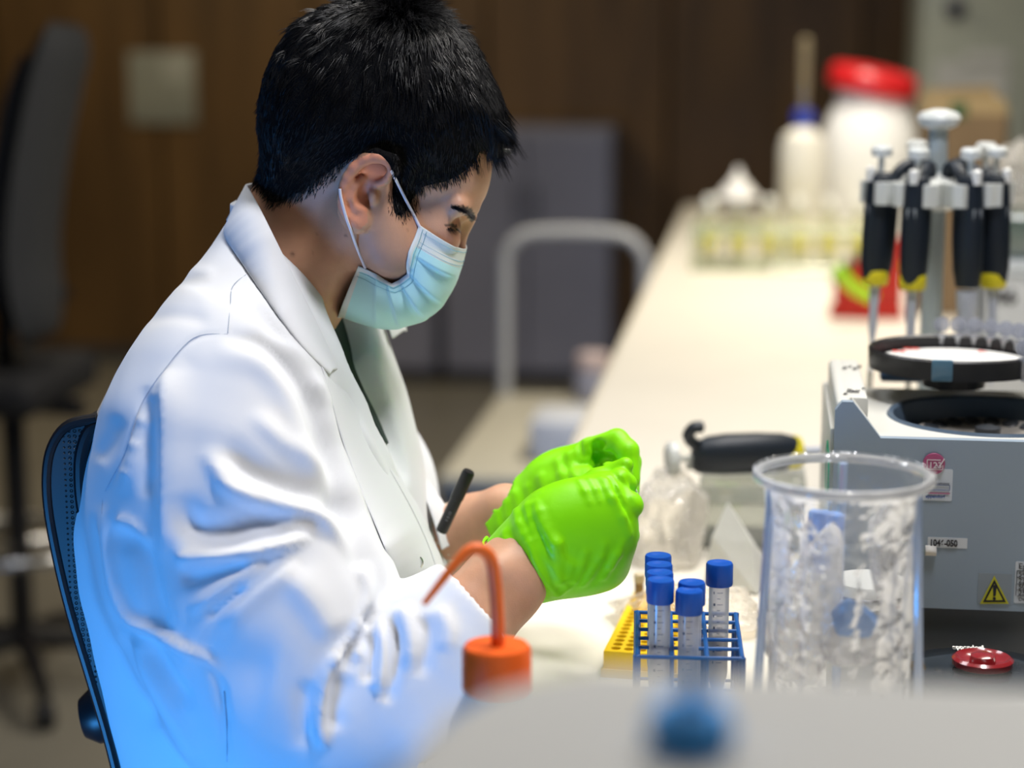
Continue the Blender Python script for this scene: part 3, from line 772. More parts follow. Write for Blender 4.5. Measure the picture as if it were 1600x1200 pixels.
mask = mesh_obj('face_mask', gv, mq, [m_mask, m_maskw], person, smooth=True, mats=mi, label='light blue pleated surgical face mask')
sm = mask.modifiers.new('thick', 'SOLIDIFY'); sm.thickness = .0009; sm.offset = 0
# stitched seams of the mask
q = MB()
def on_mask(i, j): return Vector(gv[i*nj+j])
vd = Vector(L2W(np.array([0, -1.0, 0])))
for row in (4, 11, 14):
    for j in range(1, ns_*2-3):
        for f_ in (.2, .7):
            a = on_mask(row, j).lerp(on_mask(row, j+1), f_); b = on_mask(row, j).lerp(on_mask(row, j+1), f_+.2)
            n_ = Vector(np.cross(b-a, on_mask(row+1, j)-a)).normalized(); n_ = n_ if n_.dot(vd) > 0 else -n_
            q.tube([a+n_*.0007, b+n_*.0007], .00032, 4)
for i in range(2, nt_-3):
    for jj in (1.3, 2.6):
        j = int(jj); p = on_mask(i, j).lerp(on_mask(i, j+1), jj-j)
        n_ = Vector(np.cross(on_mask(i, j+1)-on_mask(i, j), on_mask(i+1, j)-on_mask(i, j))).normalized(); n_ = n_ if n_.dot(vd) > 0 else -n_
        q.tube([p+n_*.0006, p+n_*.0009], .0004, 5)
q.build('seam', mat('mask_stitch', (.22, .50, .60), .7), mask, kind='stuff')
# ear loops
m_loop = mat('ear_loop', (.80, .76, .82), .7)
def hug(px, py, lift, s):
    d = hv.hit(px, py, None); d9 = hairv.hit(px, py, None)
    d = HD-.062 if d is None else d
    if d9 is not None and d9 < d: d = d9-.003
    d -= lift
    p = Lp(px, py, d)
    if s < 0: p[1] = 2*HD-p[1]
    return p
def loop(s):
    q = MB()
    fr = [(656, 355), (645, 333), (634, 312), (623, 290), (612, 268)]; bk = [(531, 295), (533, 310), (541, 340), (549, 362), (558, 388), (571, 419)]
    for path in (fr, bk):
        q.tube([L2W(p) for p in smooth_path([hug(a, b, .0016, s) for a, b in path], 6)], .0013, 8)
    q.build('ear_loop', m_loop, mask); return
    q = MB()
    q.tube([L2W(p) for p in smooth_path([H(656, 355, -.060*s), H(634, 312, -.074*s), H(612, 268, -.078*s), H(604, 252, -.074*s), H(590, 243, -.072*s)], 8)], .0013, 8)
    q.tube([L2W(p) for p in smooth_path([H(590, 243, -.072*s), H(560, 250, -.066*s), H(536, 278, -.078*s), H(531, 295, -.0875*s), H(535, 318, -.090*s), H(549, 362, -.082*s), H(562, 395, -.072*s), H(571, 419, -.067*s)], 8)], .0013, 8)
    q.build('ear_loop', m_loop, mask)
loop(1); loop(-1)

# ---- lab coat
cv = Vol((-.46, 1.34, .56), (.06, 2.06, 1.40), .0040)
ys_ = [330, 372, 420, 480, 560, 640, 700, 780, 860, 960, 1060, 1200, 1420]
back_ = [376, 352, 320, 272, 222, 182, 158, 134, 136, 158, 196, 245, 285]
frnt_ = [440, 492, 528, 556, 590, 618, 636, 655, 675, 690, 700, 705, 700]
wid_ = [.055, .085, .125, .165, .190, .198, .200, .200, .198, .195, .20, .21, .24]
sx = FPX/ (TM*cp_)   # rough px per metre
uu = np.array([Lp(400, y, TM)[2] for y in ys_]); rb = np.array([Lp(b, y, TM)[0] for b, y in zip(back_, ys_)]); rf = np.array([Lp(b, y, TM)[0] for b, y in zip(frnt_, ys_)])
o_ = np.argsort(uu); uu, rb, rf, ww = uu[o_], rb[o_], rf[o_], np.array(wid_)[o_]
R0 = -.25
def torso(X, Y, Z):
    z = Z[0, 0, :]; zb = hermite(z, uu, rb); zf = hermite(z, uu, rf); zw = hermite(z, uu, ww)
    e = (X-R0)*EX[0]+(Y-TM)*EX[1]; n = (X-R0)*NX[0]+(Y-TM)*NX[1]
    cb = (zb-R0)/EX[0]; cf = (zf-R0)/EX[0]
    cc = (cb+cf)/2; a = np.maximum((cf-cb)/2, .02)
    a = np.sqrt(np.maximum(a*a-(zw*.219)**2*.35, 1e-4))
    # the back is rounder than the chest
    x = (e-cc)/a; y = n/zw
    k = (np.abs(x)**2.3+np.abs(y)**2.3)**(1/2.3)
    return (k-1)*np.minimum(a, zw)*.85
cv.op(torso, (-.46, 1.45, uu[0]-.0), (.10, 2.05, uu[-1]), .002)
cv.v[:, :, :3] = .5
# near sleeve
sl_near = [(366, 612, 1.615, .084), (345, 690, 1.600, .094), (348, 780, 1.590, .105), (376, 880, 1.580, .112), (420, 980, 1.565, .113), (480, 1085, 1.550, .103), (535, 1125, 1.540, .092)]
cv.chain([(Lp(a, b, d), r) for a, b, d, r in sl_near], .022)
sl_fore = [(535, 1125, 1.540, .092), (620, 1075, 1.535, .078), (690, 1015, 1.535, .064), (737, 962, 1.540, .052)]
cv.chain([(Lp(a, b, d), r) for a, b, d, r in sl_fore], .012)
# far sleeve
def Mi(px, py, D): return mirror(Lp(px, py, D))
cv.chain([(Lp(470, 600, 1.875), .075), (Lp(560, 760, 1.90), .075), (Lp(600, 900, 1.89), .070), (Lp(640, 930, 1.86), .060)], .02)
cv.chain([(Lp(640, 930, 1.86), .058), (Lp(690, 880, 1.82), .050), (Lp(716, 842, 1.79), .036)], .012)
# clean end at the near cuff, hollow inside
def plane_cut(c, dirv, R=.12):
    c = np.asarray(c); dv = np.asarray(dirv, float); dv /= np.linalg.norm(dv)
    cv.op(lambda X, Y, Z: np.maximum(-((X-c[0])*dv[0]+(Y-c[1])*dv[1]+(Z-c[2])*dv[2]), np.sqrt((X-c[0])**2+(Y-c[1])**2+(Z-c[2])**2)-R), c-R, c+R, .0015, 's')
cuffc = Lp(748, 952, 1.540); cdir = Lp(790, 915, 1.55)-Lp(700, 990, 1.53)
plane_cut(cuffc, cdir, .10)
cv.cone(Lp(715, 984, 1.535), Lp(775, 925, 1.545), .043, .043, .002, 's')
fc = Lp(722, 835, 1.785); plane_cut(fc, Lp(760, 800, 1.76)-Lp(700, 855, 1.80), .06)
cv.cone(Lp(700, 858, 1.80), Lp(740, 820, 1.77), .031, .031, .002, 's')
# neck opening
cv.cone(Lp(500, 330, HD), Lp(440, 450, TM), .060, .058, .008, 's'); cv.cone(Lp(560, 470, HD+.01), Lp(500, 520, TM-.02), .045, .040, .012, 's')
cv.chain([(Lp(560, 480, 1.70), .035), (Lp(570, 560, 1.70), .030), (Lp(600, 640, 1.70), .022), (Lp(640, 730, 1.70), .012)], .010, 's')
cv.blur(1)
coatV, coatQ = cv.mesh()
# ---- folds of the cloth: long ridges and creases, each with a sharp and a soft side, raised along the surface normal
def vnormals():
    n = np.zeros_like(coatV); q = coatQ
    f = np.cross(coatV[q[:, 2]]-coatV[q[:, 0]], coatV[q[:, 3]]-coatV[q[:, 1]])
    for k in range(4):
        for a in range(3): n[:, a] += np.bincount(q[:, k], f[:, a], len(coatV))
    return n/(np.linalg.norm(n, axis=1)[:, None]+1e-12)
NC = vnormals(); pxy = project(coatV); facing = np.clip((-NC[:, 1]+.15)/.35, 0, 1)
nearside = facing > 0
disp = np.zeros(len(coatV))
def stroke(pts, h, wl, wr, ends=(0, 0), only=None):
    """h outward height in metres (negative = crease); wl / wr falloff in photo pixels left and right of the walking direction"""
    P = np.array(smooth_path([(a, b, 0) for a, b in pts], 5))[:, :2]; m = len(P)
    best = np.full(len(coatV), 1e9); sgn = np.ones(len(coatV)); par = np.zeros(len(coatV))
    wmx = max(wl, wr)*2.8; lo = P.min(0)-wmx; hi = P.max(0)+wmx
    I = np.where(nearside & (pxy[:, 0] > lo[0]) & (pxy[:, 0] < hi[0]) & (pxy[:, 1] > lo[1]) & (pxy[:, 1] < hi[1]))[0]
    if not len(I): return
    x = pxy[I]; b_ = best[I]; s_ = sgn[I]; p_ = par[I]
    for k in range(m-1):
        a, e = P[k], P[k+1]-P[k]; L = e@e+1e-9
        t = ((x-a)@e)/L; tc = np.clip(t, 0, 1); dv = x-a-tc[:, None]*e; d = np.hypot(dv[:, 0], dv[:, 1])
        cr = e[0]*dv[:, 1]-e[1]*dv[:, 0]; c = d < b_
        b_ = np.where(c, d, b_); s_ = np.where(c, np.sign(cr), s_); p_ = np.where(c, (k+tc)/(m-1), p_)
    w = np.where(s_ > 0, wr, wl); env = np.clip(np.minimum((p_+.02)/.28, (1.02-p_)/.28), 0, 1); env = env*env*(3-2*env)
    if ends[0]: env = np.where(p_ < .5, 1, env)
    if ends[1]: env = np.where(p_ > .5, 1, env)
    disp[I] += h*env*np.exp(-(b_/w)**2)*facing[I]
# shoulder seam and the step between sleeve cap and coat back
stroke([(356, 522), (303, 528), (255, 580), (219, 636), (195, 709), (163, 773)], -.0016, 3.5, 3.5)
stroke([(290, 560), (250, 610), (228, 660), (210, 720), (188, 775)], .005, 26, 14)
for (a, b) in ((228, 612), (212, 652), (200, 690), (186, 735)): stroke([(a, b), (a+24, b+12)], .0016, 6, 6)
# sleeve front against the chest
stroke([(340, 524), (416, 540), (464, 588), (488, 636), (513, 717), (545, 829), (570, 925)], -.009, 12, 22)
stroke([(330, 545), (405, 560), (448, 610), (470, 670), (495, 750), (520, 820)], .006, 18, 22)
stroke([(420, 515), (470, 560), (505, 620), (525, 700)], .005, 9, 16)
stroke([(398, 470), (450, 540), (500, 600)], -.005, 10, 14)
# upper sleeve: vertical plane edge at the back, valleys and the long ridges
stroke([(262, 575), (258, 660), (257, 760), (255, 880)], .007, 34, 7)
stroke([(236, 600), (235, 690), (232, 780)], -.006, 10, 16)
stroke([(318, 700), (338, 735), (358, 765), (416, 789), (480, 801), (529, 838), (553, 878)], .0085, 20, 11)
stroke([(345, 690), (390, 735), (450, 765), (520, 790), (560, 830)], -.006, 22, 16)
stroke([(392, 640), (440, 690), (500, 735), (540, 790)], .004, 18, 14)
stroke([(285, 770), (300, 820), (352, 826), (410, 812), (455, 815)], -.013, 26, 22)
stroke([(272, 877), (300, 872), (368, 868), (432, 856), (490, 835)], .0105, 13, 10)
stroke([(280, 905), (310, 900), (350, 890), (390, 882)], -.007, 12, 12)
stroke([(293, 956), (336, 930), (368, 905), (416, 878)], .006, 13, 11)
stroke([(322, 965), (352, 940), (385, 915)], -.0045, 8, 8)
stroke([(344, 985), (384, 945), (425, 912), (470, 880)], .0055, 14, 16)
stroke([(300, 1010), (360, 1040), (430, 1060)], -.006, 45, 55)
stroke([(450, 900), (490, 950), (520, 1000)], .006, 34, 20)
stroke([(560, 880), (572, 925), (560, 965)], .006, 14, 8)
# elbow: tight creases and hanging tongues of cloth
stroke([(582, 945), (568, 985), (545, 1015), (525, 1050)], -.0075, 12, 9)
stroke([(560, 950), (553, 990), (530, 1022), (512, 1040)], .007, 12, 8)
stroke([(572, 968), (560, 1005), (556, 1035)], .005, 8, 8)
stroke([(588, 960), (600, 1010), (596, 1060), (588, 1082)], .008, 11, 11)
stroke([(578, 985), (580, 1030), (572, 1070)], -.007, 9, 8)
stroke([(608, 965), (618, 1010), (612, 1070), (600, 1100)], -.0065, 9, 12)
stroke([(625, 945), (642, 990), (640, 1050)], .007, 14, 14)
stroke([(660, 960), (668, 1010), (655, 1060)], -.005, 12, 14)
stroke([(682, 945), (700, 985), (695, 1020)], .004, 12, 12)
stroke([(540, 1022), (513, 1045), (500, 1103), (500, 1150), (518, 1166)], .007, 12, 10)
stroke([(538, 1050), (522, 1100), (520, 1145)], -.0055, 16, 12)
stroke([(480, 1060), (478, 1120), (482, 1170)], -.005, 14, 18)
# underside of the sleeve over the coat body
stroke([(165, 785), (168, 829), (183, 918), (207, 966), (247, 988), (320, 1036), (342, 1087)], .010, 8, 20)
stroke([(150, 800), (156, 850), (172, 930), (200, 985), (247, 1006), (315, 1055)], -.007, 10, 8)
stroke([(170, 830), (205, 842), (228, 870), (244, 940), (262, 1000)], -.008, 14, 20)
stroke([(178, 815), (205, 822), (232, 852)], .005, 10, 8)
stroke([(206, 985), (240, 1060), (285, 1140), (320, 1200)], .008, 12, 16)
stroke([(230, 1000), (262, 1050), (300, 1110)], -.006, 12, 12)
stroke([(190, 990), (215, 1060), (250, 1140)], -.006, 12, 12)
stroke([(280, 1010), (330, 1050), (350, 1110), (354, 1190)], -.004, 5, 10)
# upper back
stroke([(228, 470), (280, 455), (340, 470)], .0022, 10, 14)
stroke([(215, 500), (270, 492), (330, 500)], -.0022, 12, 12)
stroke([(250, 440), (300, 425), (340, 430)], .0018, 10, 10)
stroke([(150, 720), (170, 690), (185, 650)], -.003, 12, 14)
# chest and hanging fronts
stroke([(505, 640), (535, 720), (570, 820), (600, 900), (612, 945)], .006, 12, 14)
stroke([(520, 620), (555, 710), (595, 810), (625, 890)], -.007, 12, 12)
stroke([(545, 640), (585, 720), (625, 810), (655, 890)], .006, 10, 12)
rn = lambda f, ph: np.sin(coatV@np.array(f)+ph)
disp += .0005*(rn((60, 25, 38), .3)*rn((-22, 31, 71), 1.1)+.6*rn((91, -40, 66), 2.0)*rn((33, 80, -58), .4))
coatV = coatV+NC*disp[:, None]
m_coat = mat('coat_cotton', (.74, .76, .80), .75, sheen=.15, bump=.12, bscale=1400, bdist=.0004)
coat = mesh_obj('lab_coat', L2W(coatV), coatQ, m_coat, person, smooth=True, label='white cotton lab coat with folded lapels')

# seams on the coat: thin stitched lines laid on the cloth
pxy2 = project(coatV); fidx = np.where(facing > .3)[0]
q = MB()
def seam(pts, r=.00045):
    P = []
    for p in smooth_path([(a, b, 0) for a, b in pts], 6):
        D = cv.hit(p[0], p[1], None)
        if D:
            d2 = (pxy2[fidx, 0]-p[0])**2+(pxy2[fidx, 1]-p[1])**2; c5 = fidx[np.argsort(d2)[:6]]; c5 = c5[np.abs(coatV[c5, 1]-D) < .03]
            if len(c5): D = coatV[c5, 1].mean()
            P.append(L2W(Lp(p[0], p[1], D+.0001)))
    if len(P) > 2: q.tube(P, r, 5)
m_seam = mat('coat_seam', (.42, .47, .56), .8)
seam([(356, 522), (303, 528), (255, 580), (219, 636), (195, 709), (163, 773), (160, 820)])
seam([(386, 428), (364, 447), (360, 475), (356, 520)])
seam([(350, 1080), (354, 1130), (355, 1190)])
q.build('seam', m_seam, coat)

# collar and lapels
def strip(name, inner, outer, D_in, D_out, n=40, m=9, bulge=.006, mirrored=False, th=.0022, hug_out=True):
    a = along(inner, n); b = along(outer, n); t = np.linspace(0, 1, n)
    da = np.interp(t, np.linspace(0, 1, len(D_in)), D_in); db = np.interp(t, np.linspace(0, 1, len(D_out)), D_out)
    V = np.zeros((n, m, 3))
    if hug_out:
        for i in range(n):
            h_ = cv.hit(b[i][0], b[i][1], None)
            if h_ is not None and abs(h_-db[i]) < .06: db[i] = h_-.0012
        db = np.convolve(np.pad(db, 3, 'edge'), np.ones(7)/7, 'valid')
    for i in range(n):
        A = Lp(a[i][0], a[i][1], da[i]); B = Lp(b[i][0], b[i][1], db[i])
        for j in range(m):
            s = j/(m-1); p = A*(1-s)+B*s; p[1] -= bulge*math.sin(math.pi*s)**.7; p[2] += bulge*.4*math.sin(math.pi*s)
            V[i, j] = p
    if mirrored: V = mirror(V)
    F = [[i*m+j, i*m+j+1, (i+1)*m+j+1, (i+1)*m+j] for i in range(n-1) for j in range(m-1)]
    o = mesh_obj(name, L2W(V.reshape(-1, 3)), F, m_coat, coat, smooth=True)
    md = o.modifiers.new('thick', 'SOLIDIFY'); md.thickness = th; md.offset = 0
    sb = o.modifiers.new('sub', 'SUBSURF'); sb.levels = 1; sb.render_levels = 1
    return o
c_in = [(388, 292), (405, 322), (430, 372), (456, 425), (482, 478), (508, 532), (528, 578)]
c_out = [(356, 348), (350, 368), (375, 408), (405, 452), (440, 502), (478, 550), (516, 586)]
din = [1.705, 1.665, 1.640, 1.630, 1.628, 1.630, 1.632]
dout = [1.675, 1.640, 1.612, 1.596, 1.592, 1.600, 1.612]
strip('collar', c_in, c_out, din, dout, bulge=.008)
strip('collar', c_in, c_out, din, dout, bulge=.008, mirrored=True)
# back of the collar around the nape
V = []; nb = 16
a0 = Lp(388, 292, 1.705); b0_ = Lp(356, 348, 1.675); a1 = mirror(a0); b1 = mirror(b0_)
for i in range(nb+1):
    t = i/nb; k_ = math.sin(math.pi*t)*.010
    for A, B, s_ in ((a0, a1, 0), (b0_, b1, 1)):
        p = A*(1-t)+B*t; p[0] -= k_*(1 if s_ == 0 else 1.6); V.append(p)
F = [[2*i, 2*i+1, 2*i+3, 2*i+2] for i in range(nb)]
o = mesh_obj('collar_back', L2W(np.array(V)), F, m_coat, coat, smooth=True); md = o.modifiers.new('thick', 'SOLIDIFY'); md.thickness = .0022; md.offset = 0
# front plackets: near and far edge of the opening
p_in = [(518, 560), (545, 615), (575, 672), (605, 728), (640, 790), (668, 850), (690, 915)]
p_out = [(498, 560), (515, 620), (535, 690), (560, 760), (590, 830), (612, 885), (632, 935)]
pdi = [1.640, 1.648, 1.655, 1.662, 1.665, 1.665, 1.66]; pdo = [1.618, 1.600, 1.600, 1.608, 1.615, 1.622, 1.62]
strip('front_panel', p_in, p_out, pdi, pdo, bulge=.004)
strip('front_panel', [(534, 575), (552, 610), (588, 665), (618, 725), (652, 790), (684, 860), (700, 905)], p_in, [1.70, 1.71, 1.72, 1.72, 1.72, 1.715, 1.71], [1.642, 1.65, 1.657, 1.664, 1.667, 1.667, 1.662], bulge=.003, hug_out=False)
# far lapel, seen beyond the opening
f_in = [(525, 505), (548, 560), (575, 610), (596, 660), (622, 720), (650, 780)]
f_out = [(572, 500), (600, 548), (624, 600), (630, 650), (646, 708), (672, 775)]
strip('lapel', f_in, f_out, [1.79, 1.79, 1.785, 1.78, 1.77, 1.76], [1.83, 1.85, 1.85, 1.84, 1.82, 1.79], bulge=.004, hug_out=False)
strip('front_panel', [(610, 640), (625, 690), (650, 750), (672, 800), (690, 860)], [(628, 640), (652, 700), (668, 745), (700, 800), (712, 850)], [1.79, 1.78, 1.76, 1.75, 1.74], [1.84, 1.82, 1.80, 1.78, 1.77], bulge=.004, hug_out=False)
# knitted shirt front between the lapels
sv = MB()
m_knit = mat('knit', (.030, .052, .045), .9, bump=.8, bscale=500, bdist=.001)
strip_o = strip('sweater', [(505, 488), (512, 520), (530, 560), (552, 600), (576, 645), (600, 690)], [(540, 500), (556, 540), (576, 590), (596, 640), (612, 680), (618, 706)], [1.70]*6, [1.79, 1.79, 1.785, 1.78, 1.77, 1.76], bulge=.012, hug_out=False)
strip_o.data.materials[0] = m_knit; strip_o.parent = person
strip_n = strip('sweater_neck', [(500, 486), (503, 496), (508, 510)], [(530, 484), (528, 494), (522, 508)], [1.675, 1.675, 1.68], [1.74, 1.74, 1.74], bulge=.010, hug_out=False)
strip_n.data.materials[0] = M['blackmat']; strip_n.parent = person
# snap buttons
for (px, py, D) in ((650, 879, 1.640),):
    c = L2W(Lp(px, py, D)); dr = Vector(L2W(np.array([.25, -1, .15]))).normalized()
    q = MB(); q.lathe([(.0042, -.012), (.0066, -.012), (.0066, .0006), (.0054, .0014), (.0042, .0006), (.0042, -.012)], c, 20, dr, closed=False); q.build('snap_button', M['steel'], coat)
# far cuff with a printed stripe
q = MB(); A = L2W(Lp(700, 858, 1.80)); B = L2W(Lp(724, 832, 1.782)); ax_ = Vector(B-A)
q.lathe([(.035, 0), (.036, ax_.length*.5), (.034, ax_.length), (.030, ax_.length)], A, 28, ax_, closed=False); q.build('far_cuff', mat('cuff_cream', (.62, .62, .50), .8, var=.25, vscale=60), coat)

# ---- gloves
m_glove = mat('glove_nitrile', (.24, .74, .0), .45, bump=.3, bscale=90, bdist=.0010, spec=.35)
gl = Vol((-.055, 1.49, .965), (.125, 1.70, 1.165), .00155)
def g(px, py, D): return Lp(px, py, D)
GD = 1.575
gl.chain([(g(800, 893, GD), .0345), (g(845, 862, GD), .0370), (g(880, 838, GD+.004), .0355)], .012, sf=.8)
# back of the hand
kn = [(945, 766, GD+.012), (958, 803, GD+.004), (958, 846, GD+.008), (943, 884, GD+.018)]
for (x, y, D), (wx, wy) in zip(kn, [(862, 808), (862, 835), (860, 862), (856, 885)]):
    gl.cone(g(wx, wy, GD-.002), g(x, y, D), .0200, .0155, .020)
gl.ell(g(905, 832, GD), (.046, .021, .042), .02)
gl.ell(g(900, 885, GD+.016), (.040, .020, .022), .02)
# fingers curl away from the viewer, tips pinch in front
FG = [[(945, 764, GD+.014, .0115), (968, 748, GD+.014, .0088), (980, 756, GD+.020, .0085), (974, 764, GD+.034, .0078)],
      [(958, 803, GD+.008, .0120), (986, 790, GD+.014, .0105), (984, 786, GD+.040, .0095), (966, 784, GD+.055, .0085)],
      [(968, 848, GD+.010, .0130), (979, 836, GD+.030, .0110), (968, 824, GD+.050, .0098), (950, 818, GD+.056, .0088)],
      [(948, 884, GD+.018, .0120), (962, 872, GD+.036, .0100), (955, 858, GD+.052, .0088), (940, 850, GD+.056, .0080)]]
for f in FG: gl.chain([(g(a, b, d), r) for a, b, d, r in f], .0022)
gl.ell(g(986, 788, GD+.003), (.0105, .0120, .0118), .0010, rot=.4)                  # middle finger joint standing proud
gl.chain([(g(890, 790, GD+.02), .018), (g(935, 752, GD+.028), .0115), (g(960, 738, GD+.030), .0086), (g(977, 727, GD+.026), .0073)], .003)   # thumb
# gathered wrinkles at the wrist and over the index
def gf(pts, k=.003, mode='u'): gl.fold(pts, k, mode)
for x0, x1, h, y0, y1 in ((806, 872, .0016, 800, 925), (815, 878, .0026, 806, 905), (824, 884, .0022, 792, 915), (840, 893, .0013, 790, 880), (790, 838, .0012, 835, 925), (778, 822, .0010, 850, 930), (832, 872, .0018, 850, 925)):
    P = [(x0+(x1-x0)*t-7*math.sin(math.pi*t)+RNG.normal(0, .8), y0+(y1-y0)*t, .0034, h*math.sin(math.pi*min(1, .12+t*.85))) for t in np.linspace(0, 1, 8)]
    gf(P, .0045); gf([(a+6, b, r, h_*.6) for a, b, r, h_ in P], .0045, 's')
for i in range(5):
    x = 905+i*16; gf([(x, 752-i*2, .0025, .0012), (x+9, 768-i*2, .0025, .0016), (x+16, 786-i*2, .0022, .0008)], .003)
for x, y, l, h in ((885, 880, 40, .0006), (905, 862, 44, .0008), (935, 850, 40, .0006), (950, 866, 34, .0009), (962, 848, 36, .0008), (918, 885, 26, .0007)):
    gf([(x+8, y, .0026, .0001), (x+2, y+l*.5, .0030, h), (x-7, y+l, .0026, h*.6)], .004)
gf([(845, 800, .004, .0015), (868, 850, .004, .0020), (872, 905, .004, .0015)], .006)
gf([(952, 746, .003, .0014), (962, 768, .0030, .0030), (974, 790, .0026, .0030), (984, 812, .0024, .002)], .002, 's')
gf([(946, 752, .003, .0010), (956, 778, .0032, .0016), (972, 808, .003, .0012), (982, 835, .003, .0005)], .004)
gl.blur(1)
# open rolled cuff
cdirg = np.array(g(845, 862, GD))-np.array(g(770, 922, GD))
cdirg /= np.linalg.norm(cdirg)
rim = []
cc_ = g(794, 898, GD+.002); 
gl.v = gl.v; 
nrm0 = g(826, 948, GD)-g(762, 850, GD); nrm0 /= np.linalg.norm(nrm0)      # long axis of the cuff opening
b_fwd = np.array([0, 1.0, 0]); axg = np.cross(nrm0, b_fwd); axg /= np.linalg.norm(axg)
if axg[0] < 0: axg = -axg
def cutg(X, Y, Z):
    d = (X-cc_[0])*axg[0]+(Y-cc_[1])*axg[1]+(Z-cc_[2])*axg[2]; e = (X-cc_[0])*nrm0[0]+(Y-cc_[1])*nrm0[1]+(Z-cc_[2])*nrm0[2]
    return np.maximum(d+.010*np.sin(e*70+.6)*0+.0025*np.sin(e*190), np.sqrt((X-cc_[0])**2+(Y-cc_[1])**2+(Z-cc_[2])**2)-.07)
gl.op(cutg, cc_-.07, cc_+.07, .001, 's')
gl.cone(g(780, 910, GD), g(826, 876, GD), .0335, .0325, .0015, 's', sf=.82)
gV, gQ = gl.mesh()
nearg = mesh_obj('glove', L2W(gV), gQ, m_glove, person, smooth=True, label='bright green nitrile glove on the nearer hand')
rimc = np.array(cc_); q = MB(); P = []
for k in range(49):
    t = 2*math.pi*k/48; e = .0365*math.cos(t); f = .0300*math.sin(t)
    p = rimc+nrm0*e*1.0+b_fwd*f+axg*(.0012*math.sin(5*t)+.0008*math.sin(11*t)-.0008); P.append(L2W(p))
q.tube(P[:-1], [.0014+.0005*math.sin(7*k/48*6.28) for k in range(48)], 8, closed=True)
# loose flap of the cuff at the bottom
q.build('cuff_rim', m_glove, nearg)
fl_ = []; 
for i in range(9):
    t = i/8; A = g(812+6*t, 915+30*t, GD-.020+.006*t); B = g(838-8*t, 905+46*t, GD-.016+.008*t)
    for j in range(5):
        s = j/4; p = A*(1-s)+B*s; p[1] -= .004*math.sin(math.pi*s)*(1+.5*math.sin(7*t)); fl_.append(p)
o = mesh_obj('cuff_flap', L2W(np.array(fl_)), [[i*5+j, i*5+j+1, i*5+j+6, i*5+j+5] for i in range(8) for j in range(4)], m_glove, nearg, smooth=True)
md = o.modifiers.new('t', 'SOLIDIFY'); md.thickness = .0008; sb = o.modifiers.new('s', 'SUBSURF'); sb.levels = 1; sb.render_levels = 1

# far hand
FD = 1.735
gr = Vol((-.055, 1.60, 1.00), (.125, 1.80, 1.19), .0016)
gr.chain([(g(758, 828, FD+.012), .0275), (g(778, 818, FD+.01), .0265), (g(825, 792, FD+.004), .0270), (g(866, 760, FD), .0265)], .012, sf=.95)
kn2 = [(922, 706, FD-.022), (925, 706, FD-.002), (924, 722, FD+.014), (918, 742, FD+.026)]
for x, y, D in kn2: gr.cone(g(858, 760, FD), g(x, y, D), .020, .0128, .012)
gr.ell(g(886, 742, FD), (.028, .026, .022), .015)
F2 = [[(922, 706, FD-.022, .0130), (964, 688, FD-.030, .0106), (980, 705, FD-.040, .0108), (986, 750, FD-.052, .0086)],
      [(925, 704, FD-.002, .0130), (962, 698, FD-.008, .0120), (984, 722, FD-.020, .0105), (984, 768, FD-.040, .0090)],
      [(924, 722, FD+.014, .0125), (952, 728, FD+.012, .0112), (966, 752, FD-.004, .0098), (958, 776, FD-.014, .0090)],
      [(918, 742, FD+.026, .0110), (940, 752, FD+.024, .0100), (950, 772, FD+.010, .0085), (944, 786, FD-.002, .0080)]]
for f in F2: gr.chain([(g(a, b, d), r) for a, b, d, r in f], .003)
gr.ell(g(944, 722, FD-.034), (.0110, .0150, .0095), .004, mode='s')
gr.chain([(g(868, 762, FD-.020), .016), (g(915, 752, FD-.040), .0125), (g(950, 742, FD-.058), .0105), (g(974, 738, FD-.070), .0088)], .006)
def gf2(pts, k=.003, mode='u'): gr.fold(pts, k, mode)
for (x, y, dx, L_, h_) in ((776, 800, 12, 40, .0012), (792, 786, 10, 44, .0010), (806, 772, 16, 50, .0014), (826, 762, 12, 40, .0009), (846, 746, 18, 48, .0012), (872, 722, 14, 40, .0008), (890, 712, 10, 34, .0009)):
    gf2([(x, y, .0030, h_*.4), (x+dx*.5, y+L_*.5, .0034, h_), (x+dx, y+L_, .0030, h_*.5)], .005)
for i in range(5):
    x = 905+i*9; gf2([(x, 690, .0026, .0006), (x+2, 712, .003, .0022), (x, 738, .0026, .0012)], .003, 's')
gf2([(932, 690, .004, .001), (934, 712, .005, .003), (930, 740, .004, .002)], .004, 's')
gr.blur(1)
c2 = g(764, 815, FD+.01); n2 = g(765, 845, FD)-g(757, 780, FD); n2 /= np.linalg.norm(n2); a2 = np.cross(n2, b_fwd); a2 /= np.linalg.norm(a2)
if a2[0] < 0: a2 = -a2
gr.op(lambda X, Y, Z: np.maximum((X-c2[0])*a2[0]+(Y-c2[1])*a2[1]+(Z-c2[2])*a2[2]+.003*np.sin((Z-c2[2])*160)+.002, np.sqrt((X-c2[0])**2+(Y-c2[1])**2+(Z-c2[2])**2)-.07), c2-.07, c2+.07, .001, 's')
gr.cone(g(740, 835, FD+.01), g(800, 790, FD+.008), .0275, .0275, .0015, 's', sf=.86)
g2V, g2Q = gr.mesh()
mesh_obj('glove', L2W(g2V), g2Q, m_glove, person, smooth=True, label='bright green nitrile glove on the farther hand')

